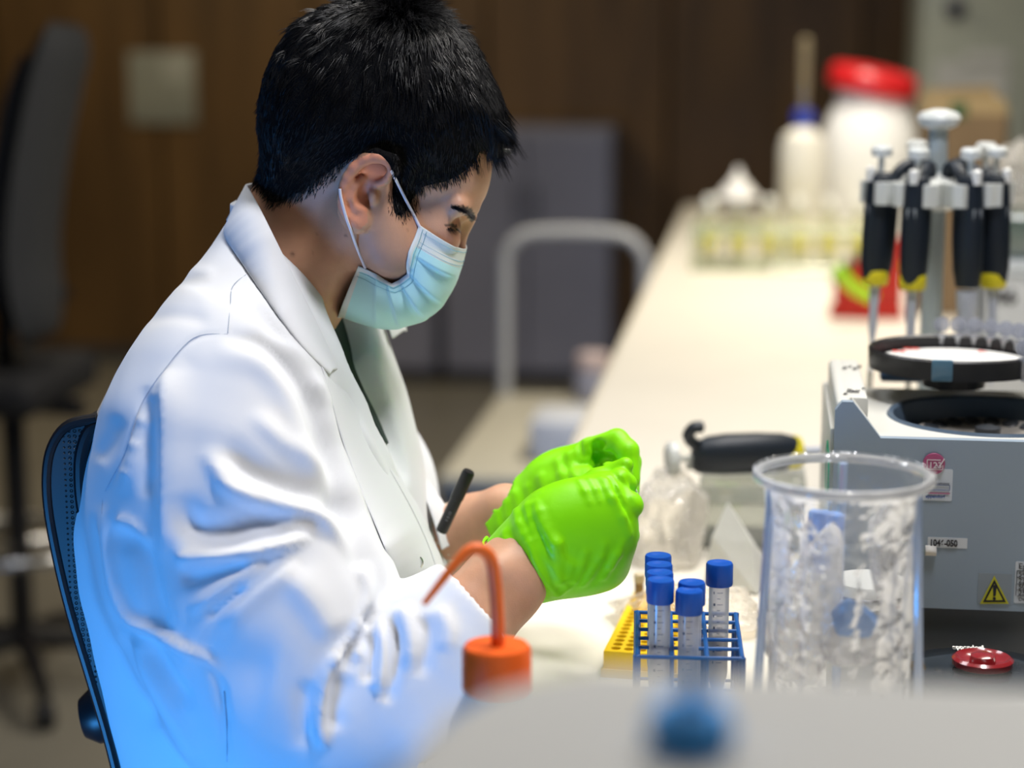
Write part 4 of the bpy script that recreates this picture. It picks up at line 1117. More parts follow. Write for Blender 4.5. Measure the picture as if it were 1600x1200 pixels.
# the small clear tube between the fingertips
mt = thing('microtube', 'tiny clear plastic tube pinched between the green gloved fingertips', 'tube', tuple(Wp(985, 752, 1.625)))
q = MB(); b_ = Vector(Wp(978, 748, 1.62)); d_ = Vector(L2W(np.array([.55, -.5, -.75])))
m_clear = mat('clear_plastic', (.92, .94, .95), .12, trans=.85, ior=1.3)
q.lathe([(.0012, -.022), (.0032, -.012), (.0042, 0), (.0052, .001), (.0052, .002)], b_, 16, -d_, closed=False); q.build('tube_body', m_clear, mt)
q = MB(); q.tube(smooth_path([Wp(983, 740, 1.605), Wp(990, 746, 1.600), Wp(993, 756, 1.598), Wp(990, 768, 1.598)], 5), .0008, 6); q.build('lid_hinge', M['white'], mt)

# marker pen clipped to the far front of the coat
mk = thing('marker_pen', 'black marker pen tucked into the coat front near the far wrist', 'pen', tuple(Wp(716, 768, 1.72)))
A = Vector(Wp(690, 830, 1.725)); B = Vector(Wp(712, 778, 1.72)); Cc = Vector(Wp(733, 736, 1.715)); dd = (Cc-A).normalized()
q = MB(); q.lathe([(.0052, 0), (.0056, .002), (.0056, (B-A).length)], A, 20, dd); q.build('barrel', M['black'], mk)
q = MB(); L_ = (Cc-A).length; q.lathe([(.0060, (B-A).length), (.0062, (B-A).length+.002), (.0060, L_-.002), (.0050, L_)], A, 20, dd); q.build('cap', M['black'], mk)
yv = Vector(L2W(np.array([-.0, -1, .15]))).normalized(); xd = dd; yn = yv.cross(xd).normalized()
q = MB(); mkp = mat('pen_print', (.10, .10, .12), .5)
for t0, L1 in ((.012, .0016), (.0150, .0022), (.0185, .0014), (.0205, .0016), (.034, .0030), (.038, .0016)):
    c0 = A+dd*t0; n_up = yv*.00605
    q.add([c0+n_up+yn*.0014, c0+dd*L1+n_up+yn*.0014, c0+dd*L1+n_up-yn*.0014, c0+n_up-yn*.0014], [[0, 1, 2, 3]])
q.build('worn_print', mkp, mk)
# ================================================================== THE PERSON'S CHAIR
tc_ = thing('task_chair', 'black office chair with perforated curved backrest that the man sits on', 'chair', tuple(Wp(360, 1200, 1.75))[:2]+(0,))
m_mesh = mat('chair_mesh', (.016, .017, .020), .36, bump=.3, bscale=300)
# perforations: a fine dot lattice in the mesh fabric
nt = m_mesh.node_tree; bs = nt.nodes['Principled BSDF']
tcn = nt.nodes.new('ShaderNodeTexCoord'); vo = nt.nodes.new('ShaderNodeTexVoronoi'); vo.inputs['Scale'].default_value = 210; vo.inputs['Randomness'].default_value = 0.0
nt.links.new(tcn.outputs['Object'], vo.inputs['Vector'])
rp = nt.nodes.new('ShaderNodeMapRange'); rp.inputs['From Min'].default_value = .22; rp.inputs['From Max'].default_value = .34; nt.links.new(vo.outputs['Distance'], rp.inputs[0])
bp = nt.nodes.new('ShaderNodeBump'); bp.inputs['Strength'].default_value = .9; bp.inputs['Distance'].default_value = .0012; nt.links.new(rp.outputs[0], bp.inputs['Height']); nt.links.new(bp.outputs[0], bs.inputs['Normal'])
mr = nt.nodes.new('ShaderNodeMapRange'); mr.inputs['To Min'].default_value = .003; mr.inputs['To Max'].default_value = .024
nt.links.new(rp.outputs[0], mr.inputs[0]); cb_ = nt.nodes.new('ShaderNodeCombineXYZ')
for i in range(3): nt.links.new(mr.outputs[0], cb_.inputs[i])
nt.links.new(cb_.outputs[0], bs.inputs['Base Color'])
def C_(px, py, D=1.60): return Vector(Wp(px, py, D))
sideN = Vector(L2W(np.array([.219, .976, 0])))      # across the chair, away from the viewer
# backrest: cross-sections follow the silhouette of its near edge, then sweep across to the far edge
prof_o = [(150, 655), (108, 664), (84, 690), (73, 730), (74, 790), (88, 870), (110, 960), (140, 1060), (172, 1170), (200, 1290), (225, 1400)]
prof_i = [(160, 664), (140, 672), (128, 700), (124, 735), (128, 790), (146, 870), (172, 960), (200, 1060), (232, 1170), (262, 1290), (290, 1400)]
Po = smooth_path([C_(a, b) for a, b in prof_o], 4); Pi_ = smooth_path([C_(a, b) for a, b in prof_i], 4)
def sweep(name, PA, PB, m, w0, w1, bow, parent, n=18, label=None):
    V = []; F = []; r = len(PA)*2
    fr = Vector(L2W(np.array([-.976, .219, 0])))
    for k in range(n+1):
        t = k/n; y = w0+(w1-w0)*t; b = bow*math.sin(math.pi*(y-.0)/.42) if bow else 0
        topd = .0
        for p in PA: V.append(p+sideN*y+fr*b)
        for p in reversed(PB): V.append(p+sideN*y+fr*b)
    for k in range(n):
        for j in range(r):
            q_ = (j+1) % r; F.append([k*r+j, k*r+q_, (k+1)*r+q_, (k+1)*r+j])
    F.append(list(range(r))[::-1]); F.append([n*r+j for j in range(r)])
    b = MB(); b.add(V, F, True); return b.build(name, m, parent, auto=40, label=label)
def inset(PA, PB, t): return [a.lerp(b, t) for a, b in zip(PA, PB)], [b.lerp(a, t) for a, b in zip(PA, PB)]
A_, B_ = inset(Po, Pi_, .06)
sweep('backrest', A_, B_, m_mesh, .0, .42, .012, tc_)
for PP, r_0, w0 in ((Po, .0048, .002), (Pi_, .0060, .002), (Po, .0048, .418), (Pi_, .0060, .418)):
    q = MB(); q.tube([p+sideN*w0 for p in PP], r_0, 10); q.build('frame_rim', M['black'], tc_)
q = MB(); q.lathe([(0, -.03), (.022, -.03), (.026, -.022), (.026, .0), (.018, .012), (0, .014)], C_(150, 1118, 1.66), 20, tuple(-Vector(L2W(np.array([1., .1, .2]))))); q.build('knob', M['black'], tc_)
sz = .60; hc = Vector(Wp(430, 1380, 1.74)); 
q = MB(); q.box((hc.x-.20, hc.y-.22, sz-.07), (hc.x+.24, hc.y+.24, sz), .03, 3); q.build('seat', M['blackmat'], tc_)
q = MB(); q.tube([C_(250, 1420, 1.80), Vector((hc.x-.12, hc.y, sz-.10)), Vector((hc.x, hc.y, sz-.08))], .02, 8); q.build('back_support', M['black'], tc_)
q = MB(); q.tube([(hc.x, hc.y, .10), (hc.x, hc.y, sz-.06)], .026, 12); q.build('gas_lift', M['black'], tc_)
for k in range(5):
    a = k*2*math.pi/5+.5; e = (hc.x+.30*math.cos(a), hc.y+.30*math.sin(a))
    q = MB(); q.tube([(hc.x, hc.y, .12), (hc.x+.15*math.cos(a), hc.y+.15*math.sin(a), .105), (e[0], e[1], .075)], [.028, .022, .016], 8); lg = q.build('leg', M['black'], tc_)
    q = MB(); q.lathe([(0, -.02), (.026, -.02), (.03, -.012), (.03, .012), (.026, .02), (0, .02)], (e[0], e[1], .03), 16, (math.sin(a), -math.cos(a), 0)); q.build('caster', M['blackmat'], lg)

# ================================================================== CENTRIFUGE
m_grey = mat('centrifuge_grey', (.27, .335, .41), .42, bump=.08, bscale=900, bdist=.0003, spec=.3)
m_cream = mat('centrifuge_cream', (.60, .60, .56), .4)
m_dk = mat('centrifuge_dark', (.035, .040, .048), .3)
fc_ = Wz(1301, 630, 1.158); FX = fc_[0]; FY = fc_[1]; TZ = 1.122; W_ = .262; DP = .245
FY = Wz(1430, 686, TZ)[1]; BX0 = Wp(1301, 760, FY/cy_*1.0)[0]
# solve the left front edge from the photograph at the front plane's distance
def on_front(px, py, y=None):
    y = FY if y is None else y
    a = (px-800)/FPX; b = (py-600)/FPX
    ray = np.array([sp_*0, 0, 0], float)
    ray = L2W(np.array([a, cp_-b*sp_, -sp_-b*cp_])); ray[2] = -sp_-b*cp_
    s = y/ray[1]; return np.array([ray[0]*s, y, CZ+ray[2]*s])
BX0 = on_front(1300, 800)[0]; AZ = on_front(1320, 628)[2]; ax0 = on_front(1333, 632)[0]; ax1 = on_front(1376, 684)[0]; zb = on_front(1450, 950)[2]
X9 = BX0+W_
cf = thing('centrifuge', 'grey benchtop centrifuge with open lid well and warning sticker on the right', 'centrifuge', (BX0+W_/2, FY+DP/2, BZ))
# shell: front panel outline extruded back, with the raised arm on both sides
poly = [(0, zb), (W_, zb), (W_, AZ), (W_-(ax0-BX0), AZ), (W_-(ax1-BX0), TZ), (ax1-BX0, TZ), (ax0-BX0, AZ), (.006, AZ), (0, AZ-.008)]
q = MB(); q.prism([(a, b) for a, b in poly], (BX0, FY, 0), (1, 0, 0), (0, 0, 1), -.010); q.build('front_panel', m_grey, cf)
q = MB(); t_ = ax0-BX0
q.box((BX0-.004, FY+.010, zb+.004), (BX0+.006, FY+DP, TZ+.006), .003, 2); q.box((X9-.006, FY+.010, zb+.004), (X9+.004, FY+DP, TZ+.006), .003, 2)
q.box((BX0, FY+DP-.008, zb), (X9, FY+DP, TZ), .003, 1)
q.build('side_shell', m_cream, cf)
# top deck with a round opening
def deck(z0, z1, cx, cy, r, n=72):
    V = []; F = []; x0, x1, y0, y1 = BX0, X9, FY+.0098, FY+DP
    for z in (z1, z0):
        for i in range(n):
            a = 2*math.pi*i/n; V.append((cx+r*math.cos(a), cy+r*math.sin(a), z))
        for i in range(n):
            a = 2*math.pi*i/n; dx, dy = math.cos(a), math.sin(a)
            t = min(((x1 if dx > 0 else x0)-cx)/dx if abs(dx) > 1e-9 else 1e9, ((y1 if dy > 0 else y0)-cy)/dy if abs(dy) > 1e-9 else 1e9)
            V.append((cx+dx*t, cy+dy*t, z))
    for i in range(n):
        j = (i+1) % n
        F += [[i, n+i, n+j, j], [2*n+i, 2*n+j, 3*n+j, 3*n+i], [i, j, 2*n+j, 2*n+i], [n+i, 3*n+i, 3*n+j, n+j]]
    b = MB(); b.add(V, F); return b
OR = .094; cxo = on_front(1386, 650)[0]; 
cyo = FY+.012+OR+.014; 
pl_ = Wz(1386, 650, TZ); cxo = pl_[0]+OR; cyo = pl_[1]+.004
cyo = max(cyo, FY+.0098+OR+.006)
deck(TZ-.004, TZ, cxo, cyo, OR).build('top_deck', m_cream, cf)
q = MB(); q.lathe([(OR, 0), (OR-.002, .003), (OR-.006, .001), (OR-.012, -.020), (OR-.016, -.055), (0, -.055)], (cxo, cyo, TZ), 72, closed=False); q.build('lid_well', mat('well_blue', (.085, .125, .18), .3), cf)
q = MB(); q.lathe([(.016, 0), (.030, .010), (.066, .016), (.072, .006), (.072, -.004), (0, -.004)], (cxo, cyo, TZ-.030), 48); rt = q.build('rotor', mat('rotor_alu', (.30, .28, .25), .4), cf)
for k in range(18):
    a = 2*math.pi*k/18; q = MB(); c = (cxo+.055*math.cos(a), cyo+.055*math.sin(a), TZ-.021); q.lathe([(.0075, 0), (.0075, .0070), (.0068, .0075), (.0060, .0070), (.0, .0066)], c, 14, (-.35*math.cos(a), -.35*math.sin(a), 1), closed=False); q.build('rotor_socket', m_dk, rt)
q = MB(); q.lathe([(0, 0), (.012, 0), (.012, .008), (.006, .010), (0, .010)], (cxo, cyo, TZ-.018), 20); q.build('rotor_nut', m_dk, rt)
# raised arms with printing
for side, nm in ((0, 'left'), (1, 'right')):
    x0 = BX0 if side == 0 else X9-t_
    q = MB(); 
    q.box((x0+.001, FY+.0098, TZ-.01), (x0+t_-.001, FY+DP-.012, AZ-.0005), .005, 3); (q.box((BX0+.010, FY+.030, TZ-.01), (BX0+.0305, FY+DP-.012, AZ-.0008), .004, 2) if side == 0 else q.box((X9-.0305, FY+.030, TZ-.01), (X9-.010, FY+DP-.012, AZ-.0008), .004, 2)); arm = q.build('side_arm', m_cream, cf)
    # chamfer wedge between arm and deck
    q = MB(); xa = x0+t_ if side == 0 else x0; xb = xa+(ax1-ax0) if side == 0 else xa-(ax1-ax0)
    P2_ = [(xa, FY+.0098, AZ-.001), (xb, FY+.0098, TZ), (xa, FY+.0098, TZ)]
    Vw = P2_+[(p[0], p[1]+.030 if i != 1 else p[1]+.004, p[2] if i else p[2]) for i, p in enumerate(P2_)]
    q.add(Vw, [[0, 1, 2], [3, 5, 4], [0, 3, 4, 1], [1, 4, 5, 2], [2, 5, 3, 0]]); q.build('arm_corner', m_cream, cf)
    if side == 0:
        m_ink = mat('ink', (.03, .03, .035), .6)
        for (px, py, s) in ((1322, 577, 'OPEN'), (1330, 574, 'lock'), (1338, 578, 'HOLD'), (1345, 575, 'START'), (1322, 617, 'eject'), (1329, 613, 'SHORT'), (1336, 614, 'TEMP'), (1342, 614, 'SPEED')):
            p = Wz(px, py, AZ+.0002); text('lettering', s, p, (.12, 1, 0), (-1, .12, 0), .0058, m_ink, arm, .0001)
        p = Wz(1349, 606, AZ+.0002); q = MB(); q.prism([(-.002, -.004), (.002, -.004), (0, .003)], p, (1, 0, 0), (0, 1, 0), .0002); q.build('arrow_mark', m_ink, arm)
q = MB(); gp = on_front(1302, 745); gp[0] = BX0-.0042; q.tube([(BX0-.0042, FY+.03+.030*math.cos(a), 1.085+.026*math.sin(a)) for a in np.linspace(0, 2*math.pi, 25)[:-1]], .0011, 6, closed=True); q.build('green_ring_mark', mat('green_mark', (.0, .30, .16), .4), cf)
# lower body and stepped base
q = MB(); q.box((BX0+.008, FY+.006, BZ+.010), (X9-.008, FY+DP-.006, zb+.004), .004, 2); q.build('base', mat('base_dark', (.060, .068, .078), .32), cf)
q = MB(); 
for x in (BX0+.03, X9-.03):
    for y in (FY+.03, FY+DP-.03): q.lathe([(.012, 0), (.014, .011)], (x, y, BZ), 16)
q.build('rubber_feet', M['blackmat'], cf)
# lid at the back: dark hinge bar
p = Wz(1375, 596, TZ); q = MB(); q.box((p[0], p[1]-.004, TZ), (p[0]+.085, p[1]+.022, TZ+.010), .003, 2); q.build('hinge_bar', mat('hinge_blue', (.02, .05, .10), .3), cf)
# stickers on the front panel
def FP(px, py): p = on_front(px, py); p[1] = FY-.0006; return p
def fplate(name, px0, py0, px1, py1, m, parent=None, rr=.0015, th=.0005, y=0.0, label=None):
    a = FP(px0, py0); b = FP(px1, py1); w_ = b[0]-a[0]; h_ = a[2]-b[2]; P = []
    for cx, cz, a0 in ((w_-rr, h_-rr, 0), (rr, h_-rr, 90), (rr, rr, 180), (w_-rr, rr, 270)):
        for k in range(5): t = math.radians(a0+k*22.5); P.append((cx+rr*math.cos(t), cz+rr*math.sin(t)))
    q = MB(); q.prism(P, (a[0], FY-y, b[2]), (1, 0, 0), (0, 0, 1), th); return q.build(name, m, parent or cf, label=label)
m_lab = mat('label_white', (.55, .60, .66), .5); m_navy = mat('ink_navy', (.01, .05, .22), .5); m_inkk = mat('ink_black', (.015, .015, .02), .5)
fplate('service_label', 1443, 732, 1487, 783, m_lab)
text('lettering', 'Instrument', FP(1449, 757)+np.array([0, -.0008, 0]), (1, 0, 0), (0, 0, 1), .0043, m_inkk, cf, .0001)
text('lettering', 'eppendorf', FP(1446, 777)+np.array([0, -.0008, 0]), (1, 0, 0), (0, 0, 1), .0040, m_navy, cf, .0001, bold=.0001)
q = MB(); a = FP(1450, 770); q.box((a[0], a[1]-.0006, a[2]-.0004), (a[0]+.019, a[1]-.0002, a[2]+.0004)); q.build('pink_line', mat('pink_line', (.45, .10, .22), .5), cf)
q = MB(); a = FP(1450, 765); b = FP(1484, 758)
for zz in (a[2], b[2]): q.box((a[0], a[1]-.0006, zz-.0002), (b[0], a[1]-.0002, zz+.0002))
q.box((b[0]-.0002, a[1]-.0006, a[2]), (b[0]+.0002, a[1]-.0002, b[2])); q.build('label_frame', m_navy, cf)
bc = FP(1459, 724); br = (FP(1476, 724)[0]-FP(1441, 724)[0])/2
q = MB(); q.lathe([(br, 0), (br, .0010), (br-.0005, .0014), (0, .0016)], (bc[0], FY-.0010, bc[2]), 40, (0, -1, 0)); bdg = q.build('round_badge', mat('badge_pink', (.38, .055, .17), .35, coat=.5), cf)
wm = mat('badge_white', (.70, .62, .66), .5)
q = MB(); y_ = FY-.0030; bl = FP(1448, 732); bt = FP(1473, 718); e = .00035
q.box((bl[0], y_, bl[2]-e), (bt[0], y_+.0004, bl[2]+e)); q.box((bl[0], y_, bt[2]-e), (bt[0]-.002, y_+.0004, bt[2]+e)); q.box((bl[0]-e, y_, bl[2]), (bl[0]+e, y_+.0004, bt[2])); q.box((bt[0]-e, y_, bl[2]), (bt[0]+e, y_+.0004, bl[2]+.004))
ck = [Vector((bt[0]-.0055, y_, bl[2]+.0045)), Vector((bt[0]-.0035, y_, bl[2]+.0015)), Vector((bt[0]+.0012, y_, bt[2]+.0012))]; q.tube(ck, .0006, 6)
tl = FP(1442, 725); q.tube([(tl[0], y_, tl[2]+.002), (tl[0]+.0022, y_, tl[2]), (tl[0], y_, tl[2]-.002)], .00035, 5, closed=True)
q.build('badge_print', wm, bdg)
text('lettering', '123', (bl[0]+.0012, y_-.0001, bl[2]+.0012), (1, 0, 0), (0, 0, 1), .0078, wm, bdg, .0002, bold=.0001)
fplate('number_tape', 1450, 839, 1511, 857, mat('tape_white', (.60, .64, .68), .5), rr=.0004)
text('lettering', '1046-050', FP(1452, 852)+np.array([0, -.0008, 0]), (1, 0, 0), (0, 0, 1), .0064, m_inkk, cf, .0001, bold=.00022, tall=1.3)
a = FP(1445, 867); b = FP(1463, 852); q = MB(); V = []
for k in range(9):
    t = k/8*math.pi*.9; zz = b[2]-(b[2]-a[2])*k/8; yy = FY-.001-.0045*math.sin(t); V += [(a[0], yy, zz), (b[0], yy, zz)]
q.add(V, [[2*k, 2*k+1, 2*k+3, 2*k+2] for k in range(8)], True); o = q.build('tape_curl', mat('tape_back', (.66, .64, .60), .6), cf); o.modifiers.new('t', 'SOLIDIFY').thickness = .0003
fplate('warning_backing', 1529, 895, 1579, 944, mat('clear_label', (.24, .285, .33), .35), rr=.0006)
tri = [FP(1531, 943), FP(1576, 943), FP(1553.5, 899)]
def trip(s, y, m, nm):
    c = sum(tri)/3; q = MB(); P = []
    for i, p in enumerate(tri):
        d = c+(p-c)*s; P.append((d[0], d[2]))
    q.prism(P, (0, FY-y, 0), (1, 0, 0), (0, 0, 1), .0003); return q.build(nm, m, cf)
m_wy = mat('warning_yellow', (.52, .50, .02), .5)
trip(1.0, .0008, m_wy, 'warning_triangle'); trip(.80, .0012, m_inkk, 'warning_border'); trip(.58, .0016, m_wy, 'warning_field')
c = sum(tri)/3; q = MB(); q.prism([(-.0010, -.0016), (.0010, -.0016), (.0017, .0085), (-.0017, .0085)], (c[0], FY-.0020, c[2]+.0005), (1, 0, 0), (0, 0, 1), .0004)
q.lathe([(.0014, 0), (.0014, .0004)], (c[0], FY-.0020, c[2]-.0035), 14, (0, -1, 0)); q.build('exclamation_mark', m_inkk, cf)
fplate('rating_plate', 1587, 877, 1660, 945, m_lab)
for i, s in enumerate(('Eppendorf', '5424', '230 V', '50 Hz', '250 W', 'Designed')):
    y0 = (888, 900, 910, 919.5, 929, 938)[i]
    text('lettering', s, FP(1591, y0)+np.array([0, -.0008, 0]), (1, 0, 0), (0, 0, 1), (.0072, .0062, .0062, .0062, .0062, .0045)[i], m_inkk, cf, .0001)
q = MB()
for y0 in (891.5, 901.5, 911.5, 921, 930.5):
    a = FP(1589, y0); q.box((a[0], FY-.0012, a[2]-.00015), (a[0]+.030, FY-.0006, a[2]+.00015))
a = FP(1589, 891.5); b = FP(1589, 930.5); q.box((a[0]-.0002, FY-.0012, b[2]), (a[0]+.0002, FY-.0006, a[2])); q.build('plate_lines', m_inkk, cf)

# ------------------------------------------------------------------ rotor lid lying before the centrifuge
rc = Wz(1535, 1040, .962); RR = .092
rl = thing('rotor_lid', 'glossy black round rotor lid with red knob in front of the centrifuge', 'lid', (rc[0], rc[1], BZ))
c = rl.location
q = MB(); q.lathe([(RR-.01, 0), (RR, .006), (RR, .030), (RR-.004, .044), (RR-.02, .054), (.035, .060), (0, .060)], c, 64); q.build('lid_body', mat('rotor_black', (.018, .024, .032), .16, coat=.4), rl)
q = MB(); q.lathe([(.020, .060), (.0245, .063), (.025, .068), (.0225, .070), (.018, .066), (.011, .065), (.010, .071), (.006, .073), (0, .073)], c, 48); q.build('knob', mat('knob_red', (.26, .014, .02), .22, coat=.6), rl)
tp = Wz(1489, 1014, BZ+.0605); text('lettering', 'eppendorf', tp, (1, .06, 0), (-.06, 1, 0), .0064, mat('print_white', (.75, .74, .70), .5), rl, .0004, bold=.0002, tall=2.3)

# ------------------------------------------------------------------ ring of open tubes on top of the centrifuge
rc = Wp(1492, 548, 1.86); fz = TZ+.034
rr_ = thing('tube_ring', 'round black rotor ring holding open clear microtubes on the centrifuge', 'rotor', (rc[0], rc[1], TZ))
c = Vector((rc[0], rc[1], 0)); R_ = .083
q = MB(); q.lathe([(.020, TZ+.0103), (.030, TZ+.012), (.032, fz-.004), (R_-.006, fz-.002), (R_-.004, fz), (0, fz)], c, 48); q.build('hub', M['black'], rr_)
q = MB(); q.lathe([(R_-.004, fz-.004), (R_, fz-.004), (R_+.001, fz+.014), (R_-.001, fz+.016), (R_-.004, fz+.014), (R_-.004, fz-.004)], c, 64, closed=False); q.build('rim', M['black'], rr_)
q = MB(); q.lathe([(.0, .0), (R_-.010, 0), (R_-.010, .003), (0, .003)], c+Vector((0, 0, fz+.0002)), 48); q.build('disc', M['white'], rr_)
for (a, b, s) in ((1395, 550, 'R3'), (1413, 546, 'C2'), (1528, 550, 'A')):
    p = Wz(a, b, fz+.0035); text('lettering', s, p, (1, .1, 0), (-.1, 1, 0), .013, mat('ink_red', (.75, .10, .08), .5), rr_, .0003, bold=.0004)
q = MB(); q.lathe([(.018, TZ+.010), (.022, TZ+.0), (.034, TZ+.0)], c, 32, closed=False); 
tz_ = fz+.008
mtl = None
for k in range(13):
    a = math.radians(-45+k*11.6); px_, py_ = c.x+(R_+.0005)*math.cos(a), c.y+(R_+.0005)*math.sin(a)
    if k == 0:
        mtl = thing('microtube', 'open clear microtube standing in the black ring on the centrifuge', 'tube', (px_, py_, fz-.012), group='clear microtubes around the black ring')
        q = MB(); q.lathe([(.002, .006), (.0045, .012), (.0052, .024), (.0062, .0265), (.0062, .028), (.0048, .028)], mtl.location, 14, closed=False)
        m_ct = film('clear_tube', (.80, .83, .92), clear=.55, rough=.1, bump=0, white=.6)
        q.build('tube_body', m_ct, mtl)
        q = MB(); q.lathe([(.0, 0), (.0082, .0), (.0082, .0018), (.0048, .0022), (.0048, .005), (0, .005)], mtl.location+Vector((0, .004, .037)), 16, (0, -1, .25)); q.build('tube_cap', m_ct, mtl)
    else:
        copy_tree(mtl, move=(px_-mtl.location.x, py_-mtl.location.y, 0))
a = Wp(1473, 566, 1.78); q = MB(); q.box((a[0]-.010, a[1]-.001, fz-.004), (a[0]+.010, a[1]+.003, fz+.017), .002, 2); q.build('clip', mat('clip_blue', (.10, .20, .28), .15), rr_)

# ================================================================== PIPETTE CAROUSEL
PD = 2.12
pb = Wp(1441, 841, PD); pcx, pcy = pb[0], pb[1]
ps = thing('pipette_carousel', 'pale grey round stand carrying black pipettes behind the centrifuge', 'stand', (pcx, pcy, BZ))
m_st = mat('stand_grey', (.42, .48, .50), .35); m_stw = mat('stand_white', (.62, .64, .62), .3)
zt = Wp(1441, 182, PD)[2]; zd = Wp(1441, 292, PD)[2]
q = MB(); q.lathe([(.085, 0), (.088, .006), (.080, .016), (.03, .026), (.012, .034)], (pcx, pcy, BZ), 48); q.build('foot', m_st, ps)
q = MB(); q.lathe([(.0125, .03), (.0115, zd-BZ-.02), (.0125, zd-BZ), (.011, zd-BZ+.02), (.010, zt-BZ-.01)], (pcx, pcy, BZ), 24); q.build('pole', m_st, ps)
q = MB(); q.lathe([(.010, -.014), (.020, -.010), (.024, -.002), (.021, .004), (.008, .008), (0, .008)], (pcx, pcy, zt), 32); q.build('knob', m_stw, ps)
hooks = [(1378, 262, -1), (1412, 292, 0), (1484, 286, 0), (1523, 278, 0), (1530, 262, 1), (1445, 255, 1)]
HR = .058
angs = [math.radians(x) for x in (205, 248, 296, 330, 35, 105)]
q = MB(); q.lathe([(.012, -.026), (.030, -.022), (.048, -.012), (.046, .006), (.012, .016)], (pcx, pcy, zd), 40); q.build('hub', m_stw, ps)
for a in angs:
    q = MB(); u_ = Vector((math.cos(a), math.sin(a), 0)); v_ = Vector((-math.sin(a), math.cos(a), 0)); c = Vector((pcx, pcy, zd))
    P = [(.03, -.018), (.052, -.021), (.076, -.025), (.084, -.018), (.082, -.011), (.060, -.009), (.060, .009), (.082, .011), (.084, .018), (.076, .025), (.052, .021), (.03, .018)]
    q.prism(P, c-Vector((0, 0, .016)), u_, v_, .024); q.build('hook', m_stw, ps)
m_pip = mat('pipette_body', (.008, .014, .024), .45); m_py = mat('pipette_yellow', (.72, .62, .02), .45); m_pg = mat('pipette_shaft', (.52, .56, .66), .35)
def pipette(label, loc, axis, back, wide=False, yellow=True, fat=1.0, group=None, steel_tip=False):
    """axis: from tip to button; back: direction of the finger hook"""
    A = Vector(axis).normalized(); B = Vector(back); B = (B-A*B.dot(A)).normalized(); S = A.cross(B); O = Vector(loc)
    t = thing('pipette', label, 'pipette', tuple(O), group=group)
    def pt(a, b, c=0): return O+A*a+B*b+S*c
    r = .0095 if wide else .0048
    q = MB(); q.lathe([(.0014, 0), (.0022, .010), (r*.55, .045), (r, .060), (r, .085), (r*1.15, .090), (r*1.25, .108)], O, 20, A); q.build('shaft', m_pg, t)
    if steel_tip:
        q = MB(); q.lathe([(.0028, -.050), (.0030, .012)], O, 12, A); q.build('tip_ejector', M['steel'], t)
    if yellow:
        q = MB(); q.lathe([(.0125*fat, .108), (.0145*fat, .112), (.0145*fat, .124), (.012*fat, .128)], O, 20, A); q.build('colour_band', m_py, t)
    # body: tapered rounded handle lofted along the axis
    prof = [(.112, .012, .014, 0), (.130, .0145, .018, .001), (.160, .0155, .0195, .002), (.195, .0155, .0195, .003), (.215, .0145, .0180, .003), (.228, .012, .015, .001), (.232, .007, .009, 0)]
    V = []; F = []; n = 20
    for h, w_, d_, o in prof:
        for k in range(n):
            a = 2*math.pi*k/n; V.append(pt(h, math.cos(a)*d_*fat+o, math.sin(a)*w_*fat))
    for i in range(len(prof)-1):
        for k in range(n): F.append([i*n+k, i*n+(k+1) % n, (i+1)*n+(k+1) % n, (i+1)*n+k])
    F.append(list(range(n))[::-1]); F.append([(len(prof)-1)*n+k for k in range(n)])
    q = MB(); q.add(V, F, True); q.build('handle', m_pip, t)
    q = MB(); hk = smooth_path([pt(.218, .012), pt(.232, .022), pt(.240, .034), pt(.236, .046), pt(.224, .047)], 5); q.tube(hk, [.0068]*(len(hk)-1)+[.004], 8); q.build('finger_hook', m_pip, t)
    q = MB(); q.lathe([(.0035, .230), (.0035, .248), (.0110*fat**2, .249), (.0118*fat**2, .257), (.009*fat**2, .261), (0, .261)], O, 20, A); q.build('plunger_button', m_stw, t)
    q = MB(); q.lathe([(.005, .222), (.0055, .236), (.003, .238)], pt(0, -.012), 12, A); q.build('ejector_button', M['white'], t)
    q = MB(); W4 = [pt(.170, -.0155, -.005), pt(.170, -.0155, .005), pt(.196, -.0160, .005), pt(.196, -.0160, -.005)]; q.add([*W4, *[p+B*.002 for p in W4]], [[0, 1, 2, 3], [7, 6, 5, 4], [0, 4, 5, 1], [1, 5, 6, 2], [2, 6, 7, 3], [3, 7, 4, 0]]); q.build('volume_window', mat('window_grey', (.35, .38, .42), .3) if 'window_grey' not in bpy.data.materials else bpy.data.materials['window_grey'], t)
    return t
lb = ['black pipette with yellow band hanging leftmost on the round stand', 'black pipette hanging just left of the stand pole, slim tip', 'black pipette with thick pale shaft just right of the stand pole',
      'black pipette with yellow band hanging rightmost on the stand', 'black pipette at the rear right of the round stand', 'black pipette hanging behind the pole of the round stand']
for i, a in enumerate(angs):
    u_ = Vector((math.cos(a), math.sin(a), 0)); base = Vector((pcx, pcy, zd-.214))+u_*.0735
    pipette(lb[i], base, (u_.x*-.02, u_.y*-.02, 1), tuple(-u_), wide=(i == 2), yellow=(i != 2), steel_tip=(i in (0, 1)), group='pipettes on the round stand')

